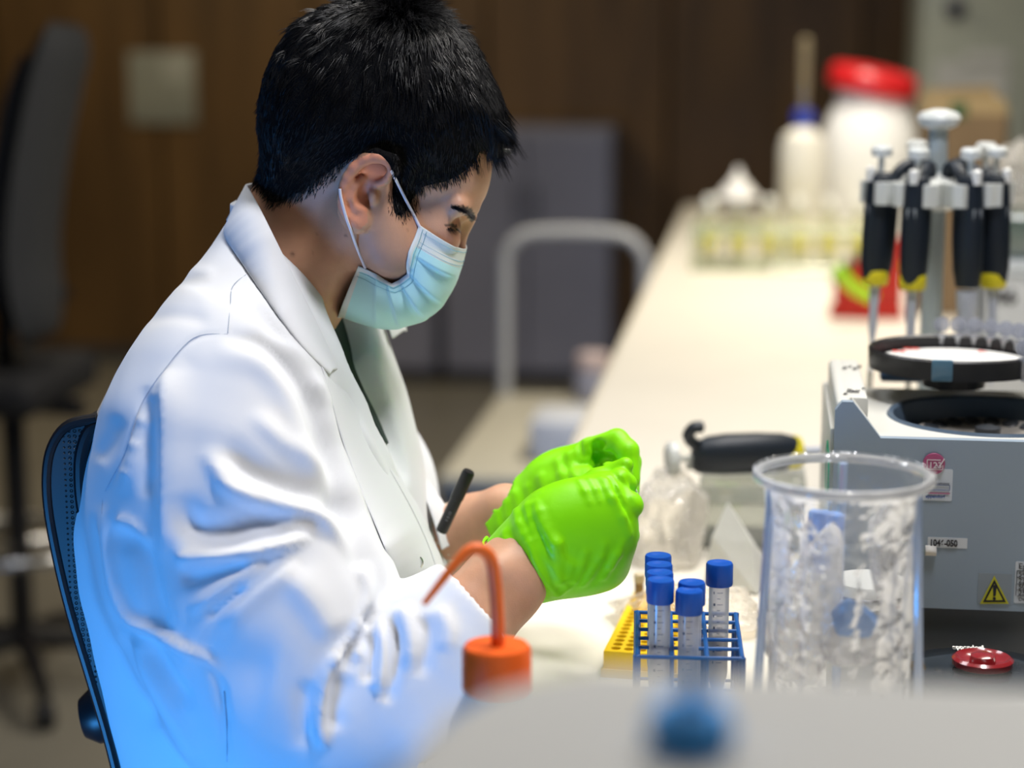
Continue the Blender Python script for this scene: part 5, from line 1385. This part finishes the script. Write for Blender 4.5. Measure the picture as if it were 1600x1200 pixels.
# pipette lying on the clear tip box
m_tip = film('tipbox_film', (.80, .82, .78), clear=.62, rough=.15, bump=.3, bscale=40, white=.6)
A = Wp(1112, 800, 2.12); zp = Wp(1180, 716, 2.12)[2]
tb = thing('tip_box', 'clear plastic tip box that the lying pipette rests on', 'box', (A[0]+.04, A[1]+.02, BZ))
bx0, by0 = A[0]-.012, A[1]-.02
q = MB(); q.box((bx0, by0, BZ), (bx0+.115, by0+.08, zp-.045), .006, 2); q.build('box_body', m_tip, tb)
q = MB(); q.box((bx0-.002, by0-.002, zp-.050), (bx0+.117, by0+.082, zp-.018), .006, 2); q.build('box_lid', m_tip, tb)
q = MB(); q.box((bx0+.006, by0+.006, zp-.10), (bx0+.109, by0+.074, zp-.092), .002, 1); q.build('tip_tray', mat('tray_dark', (.06, .09, .14), .4), tb)
P0 = Vector(Wp(1076, 716, 2.08)); P1 = Vector(Wp(1285, 704, 2.10)); axp = (P0-P1).normalized()
pipette('black pipette with yellow band lying flat on the clear box left of the centrifuge', P0-axp*.236-Vector((0, 0, .000)), axp, (-.2, -.6, .85), wide=False, fat=1.30)
# ------------------------------------------------------------------ tape and small items near it: paper wedge
def crumple(name, c, size, m, seed, n=22, amp=.35, flat=1.0, kind=None, parent=None, label=None):
    r = np.random.default_rng(seed); bm = bmesh.new(); bmesh.ops.create_icosphere(bm, subdivisions=4, radius=1)
    dirs = r.normal(0, 1, (n, 3)); dirs /= np.linalg.norm(dirs, axis=1)[:, None]; offs = r.uniform(.45, 1.0, n)
    fr = r.normal(0, 4, (6, 3)); ph = r.uniform(0, 6, 6)
    for v in bm.verts:
        p = np.array(v.co); d = dirs@p; k = np.min(np.where(d > .05, offs/np.maximum(d, .05), 9)); k = min(k, 1.25)
        k *= 1+amp*.4*sum(abs(math.sin(fr[i]@p+ph[i])) for i in range(6))/6-.1
        v.co = Vector((c[0]+p[0]*k*size[0], c[1]+p[1]*k*size[1], max(c[2]+p[2]*k*size[2]*flat, BZ+.001)))
    q = MB(); q.bm(bm, False); return q.build(name, m, parent, auto=18, kind=kind, label=label)
m_bag = film('bag_film', (1.0, .98, .94), clear=.76, rough=.12, bump=1.0, bscale=60, bdist=.012, white=.68)
cA = Wz(1050, 760, BZ+.045)
o = crumple('plastic_bag', (Wp(1046, 770, 2.06)[0], Wp(1046, 770, 2.06)[1], BZ+.055), (.062, .07, .062), m_bag, 3, amp=.9); tag(o, 'crumpled clear plastic bag right behind the gloved fingertips', 'bag')
o = crumple('plastic_bag', (Wp(1075, 850, 1.82)[0], Wp(1075, 850, 1.82)[1], BZ+.018), (.085, .075, .03), m_bag, 8, amp=.5); tag(o, 'flattened clear plastic sheet lying behind the blue capped tubes', 'bag')
# folded wipe standing up like a tent
a = Wp(1137, 783, 1.96); q = MB()
L0 = Wp(1100, 900, 1.96); R0_ = Wp(1184, 905, 1.94)
V = [tuple(a), (L0[0], L0[1], BZ+.002), (R0_[0], R0_[1]-.02, BZ+.002), (R0_[0]+.02, R0_[1]+.05, BZ+.002), (L0[0]+.01, L0[1]+.07, BZ+.002), tuple((np.array(a)+L0)/2+np.array([-.004, -.008, .004])), tuple((np.array(a)+R0_)/2+np.array([.010, -.012, 0]))]
q.add(V, [[0, 5, 6], [5, 1, 2, 6], [0, 6, 2, 3], [0, 3, 4], [0, 4, 1, 5]], False)
o = q.build('paper_wipe', mat('wipe', (.60, .60, .57), .85, bump=.4, bscale=60, bdist=.003), None, auto=10); tag(o, 'folded white paper wipe standing like a tent left of the wire bag holder', 'wipe')

# ================================================================== TUBE RACKS
# yellow rack
yz = .925
ya0 = Wz(943, 1017, yz); ya1 = Wz(987, 931, yz)
yr = thing('yellow_tube_rack', 'yellow plastic rack full of round holes left of the blue rack', 'rack', (ya0[0]+.04, ya0[1]+.09, BZ))
dv = Vector((ya1[0]-ya0[0], ya1[1]-ya0[1], 0)); dv.normalize(); wv_ = Vector((dv.y, -dv.x, 0))
m_yel = mat('rack_yellow', (.86, .56, .015), .42)
# plate with real holes: 5 across, 16 deep
nx_, ny_ = 5, 16; cs = .0118; mg = .004; hrad = .0047; O = Vector((ya0[0], ya0[1], 0))
V = []; F = []; hs = 12
def ypt(a, b, z): return O+wv_*a+dv*b+Vector((0, 0, z))
for i in range(nx_):
    for j in range(ny_):
        cx, cy2 = mg+cs*(i+.5), mg+cs*(j+.5); b = len(V)
        for z in (yz, yz-.018):
            for k in range(hs):
                t = 2*math.pi*k/hs+math.pi/4; V.append(ypt(cx+hrad*math.cos(t), cy2+hrad*math.sin(t), z))
        for k in range(hs):
            t = 2*math.pi*k/hs+math.pi/4; m_ = max(abs(math.cos(t)), abs(math.sin(t))); V.append(ypt(cx+cs/2*math.cos(t)/m_, cy2+cs/2*math.sin(t)/m_, yz))
        for k in range(hs):
            kk_ = (k+1) % hs; F += [[b+k, b+2*hs+k, b+2*hs+kk_, b+kk_], [b+k, b+kk_, b+hs+kk_, b+hs+k]]
q = MB(); q.add(V, F)
WT, LT = mg*2+cs*nx_, mg*2+cs*ny_
def yb(a0, a1, b0, b1, z0, z1):
    P = [(a0, b0), (a1, b0), (a1, b1), (a0, b1)]; VV = [ypt(a, b, z) for z in (z0, z1) for a, b in P]
    q.add(VV, [[0, 3, 2, 1], [4, 5, 6, 7], [0, 1, 5, 4], [1, 2, 6, 5], [2, 3, 7, 6], [3, 0, 4, 7]])
yb(0, mg, 0, LT, BZ, yz); yb(WT-mg, WT, 0, LT, BZ, yz); yb(mg, WT-mg, 0, mg, BZ, yz); yb(mg, WT-mg, LT-mg, LT, BZ, yz); yb(mg, WT-mg, mg, LT-mg, BZ+.002, BZ+.005)
q.build('hole_block', m_yel, yr, auto=30)
q = MB(); yb(-.002, WT+.002, -.002, LT+.002, BZ, BZ+.008); q.build('rack_foot', mat('rack_pale_yellow', (.85, .62, .16), .45), yr)
# the little brown vial at the back of the yellow rack
vb = Wz(997, 932, yz); vl = thing('vial', 'small vial with brown content and pale lid in the yellow rack', 'vial', (vb[0]+.001, vb[1], yz-.01))
c = vl.location; q = MB(); q.lathe([(.0040, 0), (.0044, .004), (.0046, .024), (.0044, .026)], c, 20); q.build('vial_body', mat('vial_brown', (.28, .17, .06), .3), vl)
q = MB(); q.lathe([(.0050, .024), (.0054, .026), (.0056, .033), (.0045, .034), (0, .034)], c, 20); q.build('vial_lid', mat('vial_cream', (.60, .50, .33), .5), vl)

# blue wire rack
bz_ = .985
c00 = Wz(995, 1026, bz_); c10 = Wz(1155, 1022, bz_); c01 = Wz(996, 956, bz_); c11 = Wz(1144, 959, bz_)
brk = thing('blue_tube_rack', 'blue open plastic wire rack holding blue capped tubes', 'rack', tuple((c00+c10+c01+c11)/4)[:2]+(BZ,))
m_blue = mat('rack_blue', (.010, .095, .33), .4)
Wd = .0840; ey_ = Vector(c01-c00); Ld = ey_.length*.99; ey_.normalize(); ex_ = Vector((ey_.y, -ey_.x, 0)); OO = Vector(c00)
def bpnt(a, b, z): return OO+ex_*a+ey_*b+Vector((0, 0, z-bz_))
NC_, NR_ = 3, 5
def grid_(z, name, r=.0017):
    q = MB()
    for j in range(NR_+1): q.tube([bpnt(0, Ld*j/NR_, z), bpnt(Wd, Ld*j/NR_, z)], r, 8)
    for i in range(NC_+1): q.tube([bpnt(Wd*i/NC_, 0, z), bpnt(Wd*i/NC_, Ld, z)], r*1.25, 8)
    return q.build(name, m_blue, brk)
grid_(bz_, 'top_grid'); grid_(BZ+.025, 'middle_grid', .0014); grid_(BZ+.004, 'bottom_grid', .0016)
for (i, j) in [(i, j) for i in range(NC_+1) for j in range(NR_+1) if i in (0, NC_) or j in (0, NR_)]:
    q = MB(); big = .0030 if (i in (0, NC_) and j in (0, NR_)) else .0018
    q.tube([bpnt(Wd*i/NC_, Ld*j/NR_, BZ+.003), bpnt(Wd*i/NC_, Ld*j/NR_, bz_+.001)], big, 8); q.build('post', m_blue, brk)
# dividers between columns
for i in (1, 2):
    for j in range(1, NR_): 
        q = MB(); q.tube([bpnt(Wd*i/NC_, Ld*j/NR_, BZ+.004), bpnt(Wd*i/NC_, Ld*j/NR_, bz_)], .0016, 6); q.build('post', m_blue, brk)
m_cap = mat('cap_blue', (.005, .085, .46), .38); m_tb = film('tube_film', (.86, .88, .94), clear=.48, rough=.22, bump=0, white=.82)
m_mark = mat('tube_print', (.06, .09, .16), .6); m_liq = mat('sediment', (.55, .44, .30), .35)
cv_dir = Vector((sy_*1, -cy_, 0))
def falcon(label, px, py, ztop, fill=0, tilt=(0, 0)):
    p = Wz(px, py, ztop); b = Vector((p[0], p[1], ztop-.118))
    t = thing('centrifuge_tube', label, 'tube', tuple(b), group='blue capped tubes in the blue rack')
    q = MB(); q.lathe([(.0020, 0), (.0035, .002), (.0078, .020), (.0083, .024), (.0085, .102), (.0085, .110)], b, 28, closed=False); q.build('tube_body', m_tb, t)
    q = MB(); n = 36; V = []; F = []; pr = [(.0108, .099), (.0112, .100), (.0112, .1165), (.0104, .1180), (.0060, .1180), (.0050, .1174), (0, .1174)]
    for r, h in pr:
        for k in range(n*2):
            a = math.pi*k/n; rr = r*(1-.018*(k % 2)*(r > .0110)); V.append((b.x+rr*math.cos(a), b.y+rr*math.sin(a), b.z+h))
    for i in range(len(pr)-1):
        for k in range(2*n): F.append([i*2*n+k, i*2*n+(k+1) % (2*n), (i+1)*2*n+(k+1) % (2*n), (i+1)*2*n+k])
    q.add(V, F, True); q.build('cap', m_cap, t)
    if fill: q = MB(); q.lathe([(.0018, .002), (.0032, .004), (.0074, .021), (.0078, .026), (.0078, fill), (0, fill)], b, 24); q.build('content', m_liq, t)
    q = MB()
    for i in range(13):                       # graduation marks around the visible side
        z = .034+i*.0050; L_ = .30 if i % 2 else .55; V = []
        for k in range(5):
            a = math.atan2(-1, 0.1)-.25+L_*k/4; 
            for dz in (0, .0005): V.append((b.x+.00862*math.cos(a), b.y+.00862*math.sin(a), b.z+z+dz))
        q.add(V, [[2*k, 2*k+2, 2*k+3, 2*k+1] for k in range(4)])
        if i % 2 == 0:
            a = math.atan2(-1, 0.1)-.62; V = []
            for k in range(3):
                for dz in (-.0011, .0011): V.append((b.x+.00862*math.cos(a+.10*k), b.y+.00862*math.sin(a+.10*k), b.z+z+dz))
            q.add(V, [[0, 2, 3, 1], [2, 4, 5, 3]] if i % 4 else [[0, 2, 3, 1]])
    q.build('graduation', m_mark, t)
    return t
ZT = BZ+.027+.118
for lab_, px, py, zt_, fl__ in (('blue capped tube farthest back in the left column of the rack', 1028.5, 867, ZT, 0), ('blue capped tube second from the back in the left column', 1030, 881, ZT, 0),
     ('blue capped tube third from the back in the left column', 1031, 893.5, ZT-.001, 0), ('blue capped tube at the front of the left column', 1032, 905, ZT-.001, 0),
     ('blue capped tube behind its twin in the middle column', 1081, 909, ZT-.006, 0), ('lowest blue capped tube at the front of the middle column', 1077, 922, ZT-.008, 0),
     ('lone blue capped tube with dark print in the right column', 1124.5, 879, ZT, .052)):
    falcon(lab_, px, py, zt_, fl__)

# ================================================================== WIRE BAG HOLDER
hb = Wp(1318, 745, 1.38); hcx, hcy, hzz = hb; HRR = .0635
bh = thing('bag_holder', 'round clear plastic waste bag holder with pale blue rods in front of the centrifuge', 'holder', (hcx, hcy, BZ))
m_rod = film('rod_clear', (.62, .74, .93), clear=.25, rough=.1, bump=0, white=.75)
m_rimc = film('rim_clear', (.86, .87, .88), clear=.35, rough=.1, bump=.4, bscale=60, white=.6)
q = MB(); q.tube([(hcx+HRR*math.cos(t), hcy+HRR*math.sin(t), hzz) for t in np.linspace(0, 2*math.pi, 49)[:-1]], .0036, 10, closed=True); q.build('rim', m_rimc, bh)
for k, a in enumerate((-22, 88, 200)):
    a = math.radians(a); q = MB(); rb_ = 1.06
    q.tube([(hcx+HRR*.88*math.cos(a), hcy+HRR*.88*math.sin(a), hzz-.002), (hcx+HRR*rb_*math.cos(a), hcy+HRR*rb_*math.sin(a), BZ+.004)], .0034, 10); q.build('rod', m_rod, bh)
q = MB(); q.tube([(hcx+HRR*1.06*math.cos(t), hcy+HRR*1.06*math.sin(t), BZ+.004) for t in np.linspace(0, 2*math.pi, 49)[:-1]], .0034, 8, closed=True); q.build('base_ring', m_rod, bh)
# the bag: hanging film with folds
m_bag2 = film('waste_bag_film', (.97, .98, 1.0), clear=.88, rough=.18, bump=1.0, bscale=28, bdist=.016, white=.65)
V = []; F = []; n = 96; nr = 30; r_ = np.random.default_rng(4); phs = r_.uniform(0, 6.28, 8)
for i in range(nr+1):
    t = i/nr; z = hzz+.005-t*(hzz-BZ-.02)
    for k in range(n):
        a = 2*math.pi*k/n
        wob = .030*t*math.sin(3*a+phs[0]+2*t)+.022*t*math.sin(7*a+phs[1]-4*t)+.018*min(1, 3*t)*math.sin(13*a+phs[2]+6*t)+.010*min(1, 3*t)*math.sin(21*a+phs[3])
        rr = HRR*((.94-.10*min(1, t*4)+.02*math.sin(math.pi*t))*(1-.06*t)+wob*1.3); 
        if i == 0: rr = HRR+.003
        V.append((hcx+rr*math.cos(a), hcy+rr*math.sin(a), z))
for i in range(nr):
    for k in range(n): F.append([i*n+k, i*n+(k+1) % n, (i+1)*n+(k+1) % n, (i+1)*n+k])
V.append((hcx, hcy, BZ+.012)); F += [[nr*n+(k+1) % n, nr*n+k, len(V)-1] for k in range(n)]
q = MB(); q.add(V, F, True); q.build('bag', m_bag2, bh, auto=60)
# contents of the bag
m_scr = film('scrap_film', (.96, .95, .94), clear=.62, rough=.16, bump=1.0, bscale=60, bdist=.010, white=.75)
for nm, px, py, D, sz_, sd in (('crumpled milky plastic scrap low in the waste bag', 1255, 950, 1.39, (.034, .030, .075), 21), ('crumpled clear plastic scrap high in the waste bag', 1380, 850, 1.40, (.018, .026, .050), 23),
                           ('crumpled plastic scrap at the bottom right of the waste bag', 1330, 1010, 1.37, (.024, .022, .026), 24)):
    p = Wp(px, py, D); o = crumple('plastic_scrap', p, sz_, m_scr, sd, amp=.6); tag(o, nm, 'scrap', 'scraps in the waste bag')
p = Wp(1288, 835, 1.41); q = MB(); q.lathe([(.003, -.030), (.0095, -.022), (.0135, .006), (.0140, .016), (.011, .018), (0, .018)], p, 20, (.1, .2, 1)); o = q.build('plastic_cup', film('blue_film', (.45, .62, .95), clear=.30, rough=.1, bump=.2, white=.8)); tag(o, 'pale blue plastic cup hanging high inside the waste bag', 'cup')
p = Wp(1330, 965, 1.36); o = crumple('glove_scrap', p, (.018, .015, .020), mat('scrap_blue', (.16, .30, .58), .5), 31); tag(o, 'blue crumpled scrap deep inside the clear waste bag', 'scrap')

# grey heater block behind the bag, yellow edged
p = Wp(1355, 1010, 1.545); kx, ky = p[0], p[1]
hb_ = thing('cream_canister', 'cream and dark grey metal canister behind the waste bag', 'canister', (kx, ky, BZ)); zt2 = Wp(1355, 905, 1.545)[2]
q = MB(); q.lathe([(.030, 0), (.033, .003), (.034, zt2-BZ-.006), (.030, zt2-BZ), (0, zt2-BZ)], (kx, ky, BZ), 40); q.build('can_body', m_cream, hb_)
q = MB(); 
for k in range(13):
    a = -.9+k*.075; 
V = []; F = []
for k in range(13):
    a = math.radians(-66+k*5.2)
    for z in (BZ+.012, zt2-.024): V.append((kx+.0348*math.cos(a), ky+.0348*math.sin(a), z))
F = [[2*k, 2*k+2, 2*k+3, 2*k+1] for k in range(12)]; q.add(V, F, True); q.build('dark_window', mat('can_dark', (.07, .075, .085), .3), hb_)
q = MB(); q.lathe([(.0345, zt2-BZ-.018), (.0358, zt2-BZ-.016), (.0358, zt2-BZ-.010), (.0345, zt2-BZ-.008)], (kx, ky, BZ), 40, closed=False); q.build('steel_band', M['steel'], hb_)
a = on_front(1400, 930, FY-.055); b = on_front(1426, 1100, FY-.055)
q = MB(); q.box((a[0]-.01, FY-.055, BZ), (b[0], FY-.028, a[2]), .002, 1); o = q.build('yellow_box', mat('box_yellow', (.80, .47, .02), .5)); tag(o, 'narrow yellow and cream box between the waste bag and the centrifuge', 'box')
q = MB(); q.box((a[0]-.012, FY-.057, BZ), (b[0]+.0003, FY-.0545, a[2]-.030), .001, 1); q.build('cream_band', m_cream, o)

# ================================================================== WASH BOTTLE WITH ORANGE CAP
ob = Wp(776, 1008, 1.285); ox, oy, oz = ob
wbt = thing('wash_bottle', 'white wash bottle with orange screw cap and bent orange nozzle', 'bottle', (ox, oy, BZ))
m_or = mat('cap_orange', (.86, .125, .012), .42); m_ornz = mat('nozzle_orange', (.90, .16, .02), .4)
ch = .033
q = MB(); q.lathe([(.034, 0), (.037, .004), (.037, .085), (.034, .100), (.024, oz-BZ-ch-.004), (.022, oz-BZ-ch+.005)], (ox, oy, BZ), 36); q.build('bottle_body', mat('ldpe_white', (.62, .62, .60), .4), wbt)
n = 44; V = []; F = []; pr = [(.0225, -ch), (.0243, -ch+.002), (.0243, -.003), (.0222, 0), (0, 0)]
for r, h in pr:
    for k in range(2*n): rr = r*(1-.02*(k % 2)*(r > .0242)); a = math.pi*k/n; V.append((ox+rr*math.cos(a), oy+rr*math.sin(a), oz+h))
for i in range(len(pr)-1):
    for k in range(2*n): F.append([i*2*n+k, i*2*n+(k+1) % (2*n), (i+1)*2*n+(k+1) % (2*n), (i+1)*2*n+k])
q = MB(); q.add(V, F, True); q.build('screw_cap', m_or, wbt)
npth = smooth_path([Wp(778, 1012, 1.285), Wp(777, 960, 1.285), Wp(773, 905, 1.285), Wp(766, 872, 1.283), Wp(750, 858, 1.280), Wp(730, 862, 1.277), Wp(706, 888, 1.272), Wp(684, 916, 1.268), Wp(662, 944, 1.264)], 6)
rads = list(np.linspace(.0050, .0044, 26))+list(np.linspace(.0044, .0021, len(npth)-26)); q = MB(); q.tube(npth, rads, 14); q.build('nozzle', m_ornz, wbt)

# ================================================================== FOREGROUND HOUSING
zt_ = 1.232; e0 = Wz(1100, 1043, zt_); YB = e0[1]; XL = Wz(700, 1060, zt_)[0]
hs_ = thing('instrument_housing', 'large pale grey instrument housing close up along the bottom of the picture', 'instrument', ((XL+1.0)/2, .5, BZ))
cor = [Wz(a, b, zt_) for a, b in ((608, 1200), (640, 1155), (690, 1108), (760, 1072), (850, 1050))]
outl = [(XL+.62, .33), (XL+.62, YB), (cor[4][0]+.02, YB)]+[(min(c[0], 9), min(c[1], YB)) for c in cor[::-1]]+[(XL-.035, .33)]
bmh = bmesh.new(); vs_ = [bmh.verts.new((a, b, BZ+.01)) for a, b in outl]; fh = bmh.faces.new(vs_)
ex = bmesh.ops.extrude_face_region(bmh, geom=[fh]); up_ = [v for v in ex['geom'] if isinstance(v, bmesh.types.BMVert)]
for v in up_: v.co.z = zt_
bmesh.ops.bevel(bmh, geom=[e for e in bmh.edges if all(abs(v.co.z-zt_) < 1e-5 for v in e.verts)], offset=.010, segments=4, affect='EDGES', profile=.5)
q = MB(); q.bm(bmh, True); q.build('housing', mat('housing_grey', (.52, .52, .50), .45), hs_)
q = MB(); q.box((XL+.01, .34, BZ), (XL+.61, YB-.01, BZ+.012)); q.build('base', M['blackmat'], hs_)
bk_ = thing('blue_item', 'blurred unidentified bright blue bulb standing on the pale instrument housing', 'item', tuple(Wz(1078, 1168, zt_))); b_ = bk_.location; q = MB(); q.lathe([(.0090, 0), (.0150, .003), (.0160, .009), (.0120, .016), (0, .018)], (b_[0], b_[1], zt_), 28); q.lathe([(.004, .013), (.004, .030), (.002, .033)], (b_[0]+.001, b_[1], zt_), 14)  # unidentified blurred blue item; the bulb form is made up
q.build('item_body', mat('item_blue', (.08, .42, 1.0), .6), bk_)

# ================================================================== FAR BENCH ITEMS
def bw(px, py, z=BZ): return Wz(px, py, z)
def sc_at(p): return FPX/ (np.hypot(p[0], p[1])*cp_+(CZ-BZ)*sp_)
# red lidded jar
JD = 5.1; c = Wp(1356, 300, JD); jt = Wp(1356, 140, JD)[2]; jr = 150/2/(FPX/JD)
big = thing('white_drum', 'large white plastic drum with tilted red lid at the far end', 'drum', (c[0], c[1], BZ))
m_hd = mat('hdpe', (.82, .82, .81), .4)
H_ = jt-BZ
q = MB(); q.lathe([(jr*.92, 0), (jr, .02), (jr, H_*.60), (jr*.96, H_*.74), (jr*.80, H_*.88), (jr*.70, H_*.93), (jr*.70, H_)], c*np.array([1, 1, 0])+np.array([0, 0, BZ]), 40); q.build('drum_body', m_hd, big)
l0 = Wp(1364, 126, JD); q = MB(); q.lathe([(jr*.86, -.030), (jr*.92, -.022), (jr*.92, .014), (jr*.84, .028), (jr*.5, .034), (0, .034)], l0, 40, (.20, -.06, 1)); q.build('red_lid', mat('lid_red', (.55, .012, .015), .35), big)
# bottle with blue cap and a rod
BD = 4.97; c = Wp(1252, 300, BD); bt = Wp(1252, 196, BD)[2]; r = 36/(FPX/BD)
bo = thing('reagent_bottle', 'frosted bottle with small blue cap beside the white drum', 'bottle', (c[0], c[1], BZ)); q = MB(); H_ = bt-BZ
q.lathe([(r*.92, 0), (r, .01), (r, H_*.82), (r*.85, H_*.92), (r*.40, H_*.98), (r*.40, H_)], c*np.array([1, 1, 0])+np.array([0, 0, BZ]), 32); q.build('bottle_body', mat('bottle_milk', (.74, .71, .62), .4), bo)
q = MB(); q.lathe([(r*.42, 0), (r*.44, .002), (r*.44, .036), (r*.38, .040), (0, .040)], (c[0], c[1], bt-.002), 24); q.build('bottle_cap', mat('cap_royal', (.02, .05, .40), .4), bo)
zt3 = Wp(1252, 62, BD)[2]; q = MB(); q.lathe([(.004, bt-BZ+.03), (.009, bt-BZ+.05), (.012, bt-BZ+.10), (.013, zt3-BZ), (.006, zt3-BZ+.005)], (c[0], c[1], BZ), 16); q.build('glass_rod', film('rod_cream', (.66, .58, .40), clear=.45, bump=0, white=.8), bo)
# rack of bottles with yellow liquid
RD0 = bw(1082, 424); RD1 = bw(1300, 424)
gr_ = thing('clear_bottle_rack', 'pale clear rack holding glass bottles at the far end of the bench', 'rack', ((RD0[0]+RD1[0])/2, RD0[1]+.06, BZ))
m_gl = film('glass_soft', (.98, .98, .93), clear=.84, rough=.08, bump=0, white=.7); m_yl = mat('yellow_liquid', (.92, .86, .07), .45); m_rk = film('rack_clear', (.88, .93, .80), clear=.60, bump=0, white=.8)
wR = RD1[0]-RD0[0]+.10
q = MB(); q.box((RD0[0], RD0[1], BZ), (RD0[0]+wR, RD0[1]+.16, BZ+.012), .003, 1); q.build('rack_base', m_rk, gr_)
for y in (-.004, .158): q = MB(); q.box((RD0[0], RD0[1]+y, BZ+.085), (RD0[0]+wR, RD0[1]+y+.004, BZ+.105), .001, 1); q.build('rack_rail', m_rk, gr_)
for x in (0, wR*.5, wR): 
    for y in (0, .15): q = MB(); q.box((RD0[0]+x-.004, RD0[1]+y, BZ), (RD0[0]+x+.004, RD0[1]+y+.008, BZ+.11)); q.build('rack_post', m_rk, gr_)
first = None; wR2 = wR/6
nth = ['leftmost', 'second', 'third', 'fourth', 'fifth', 'rightmost']
for row in (0, 1):
    for i in range(6):
        x = RD0[0]+wR2*(i+.5); y = RD0[1]+.045+row*.075
        lab = '%s glass bottle with yellow liquid in the %s row of the clear rack' % (nth[i], 'front' if row == 0 else 'back')
        if first is None:
            first = thing('glass_bottle', lab, 'bottle', (x, y, BZ+.012), group='glass bottles with yellow liquid'); L0_ = first.location
            q = MB(); q.lathe([(.024, 0), (.026, .004), (.026, .098), (.022, .112), (.012, .120), (.012, .140)], L0_, 24, closed=False); q.build('glass_body', m_gl, first)
            q = MB(); q.lathe([(.022, .042), (.0245, .044), (.0245, .078), (0, .078)], L0_, 24); q.build('liquid', m_yl, first)
            q = MB(); q.lathe([(.013, .136), (.014, .140), (.014, .156), (.010, .160), (0, .160)], L0_, 20); q.build('stopper', mat('stopper_white', (.72, .72, .66), .5), first)
        else:
            c_ = copy_tree(first, move=(x-first.location.x, y-first.location.y, 0)); c_['label'] = lab
# white funnel cone on the rack
c = Wp(1152, 330, 4.68); ztc = Wp(1152, 262, 4.68)[2]; z0_ = BZ+.172
q = MB(); q.lathe([(.052, z0_), (.054, z0_+.004), (.012, ztc-.02), (.006, ztc), (0, ztc)], (c[0], c[1], 0), 28); o = q.build('paper_cone', mat('cone_white', (.68, .66, .62), .6)); tag(o, 'white pointed cone standing above the row of glass bottles', 'cone')
# red tape holder
c0 = bw(1300, 498); rw = 112/(FPX/3.8)
rt_ = thing('tape_dispenser', 'red dispenser with black teeth and lime green tape on the far bench', 'dispenser', (c0[0]+rw/2, c0[1]+.04, BZ))
m_rd = mat('red_plastic', (.50, .018, .010), .4)
q = MB(); q.box((c0[0]-.004, c0[1], BZ), (c0[0]+rw, c0[1]+.075, BZ+.022), .006, 2); q.build('base', m_rd, rt_)
zr = .022
q = MB(); q.prism([(.004, zr), (rw*.98, zr), (rw*.98, .160), (rw*.72, .165), (.004, .078)], (c0[0], c0[1]+.06, BZ), (1, 0, 0), (0, 0, 1), .045); q.build('stepped_holder', m_rd, rt_)
for k in range(5):
    x = rw*(.02+.17*k); z = BZ+.078+k*.022; q = MB(); q.prism([(-.006, -.006), (.014, -.004), (.008, .016), (-.004, .012)], (c0[0]+x, c0[1]+.064, z), (1, 0, 0), (0, 0, 1), .055); q.build('tooth', M['black'], rt_)
arc = [Wp(x, y, 3.78) for x, y in ((1307, 420), (1318, 432), (1332, 448), (1348, 458), (1366, 466))]
q = MB(); q.tube(smooth_path(arc, 5), .0125, 10); q.build('lime_tape', mat('lime', (.38, .72, .02), .45), rt_)
# cardboard box
a = Wp(1442, 240, 3.9); b = Wp(1576, 155, 3.9)
cbx = thing('cardboard_box', 'brown cardboard box with open top behind the pipette stand', 'box', ((a[0]+b[0])/2, a[1]+.1, BZ))
x0, x1, y0, y1, z1 = a[0], b[0], a[1], a[1]+.20, b[2]-.03; m_cb = mat('cardboard', (.24, .165, .095), .8, var=.1)
q = MB(); t = .004
q.box((x0, y0, BZ), (x1, y0+t, z1)); q.box((x0, y1-t, BZ), (x1, y1, z1)); q.box((x0, y0, BZ), (x0+t, y1, z1)); q.box((x1-t, y0, BZ), (x1, y1, z1)); q.box((x0, y0, BZ), (x1, y1, BZ+t)); q.build('carton_wall', m_cb, cbx)
m_cbl = mat('cardboard_light', (.46, .34, .18), .8)
q = MB(); q.prism([(0, 0), (.012, .04), (x1-x0-.012, .035), (x1-x0, 0)], (x0, y0+.004, z1), (1, 0, 0), (0, 0, 1), .004); q.build('flap', m_cbl, cbx)
q = MB(); q.prism([(0, 0), (.01, .045), (x1-x0-.01, .05), (x1-x0, 0)], (x0, y1, z1), (1, 0, 0), (0, 0, 1), .004); q.build('flap', m_cbl, cbx)
q = MB(); q.box((x0+.05, y0-.001, z1-.01), (x0+.085, y0+.010, z1+.026), .002, 1); q.build('green_sticker', mat('sticker_green', (.05, .12, .05), .6), cbx)
# white box marked M6
a = Wp(1528, 412, 2.75); z1 = a[2]
mb = thing('white_box', 'white box marked M6 at the right edge behind the pipette stand', 'box', (a[0]+.12, a[1]+.10, BZ))
q = MB(); q.box((a[0], a[1], BZ), (a[0]+.26, a[1]+.20, z1), .005, 2); q.build('box_body', mat('m6_white', (.50, .52, .54), .45), mb)
p = Wp(1546, 474, 2.745); text('lettering', 'M6', (p[0], a[1]-.0006, p[2]), (1, 0, 0), (0, 0, 1), .030, m_ink, mb, .0004, bold=.0008)
q = MB(); q.box((a[0]-.002, a[1]-.002, z1-.02), (a[0]+.262, a[1]+.202, z1+.003), .003, 1); q.build('box_lid', mat('m6_lid', (.46, .50, .54), .45), mb)
a2 = Wp(1536, 330, 2.80)
q = MB(); q.box((a[0]+.004, a[1]+.03, z1+.004), (a[0]+.20, a[1]+.17, a2[2]), .012, 3); o = q.build('green_tub', film('tub_green', (.25, .33, .30), clear=.25, rough=.2, bump=.3, white=.8)); tag(o, 'dull green see-through tub standing on the white box', 'tub')
o = crumple('wrap_ball', (a[0]+.05, a[1]+.10, a2[2]+.035), (.07, .06, .055), m_bag, 41, amp=.6); tag(o, 'crumpled shiny clear wrap on top of the green tub', 'wrap')
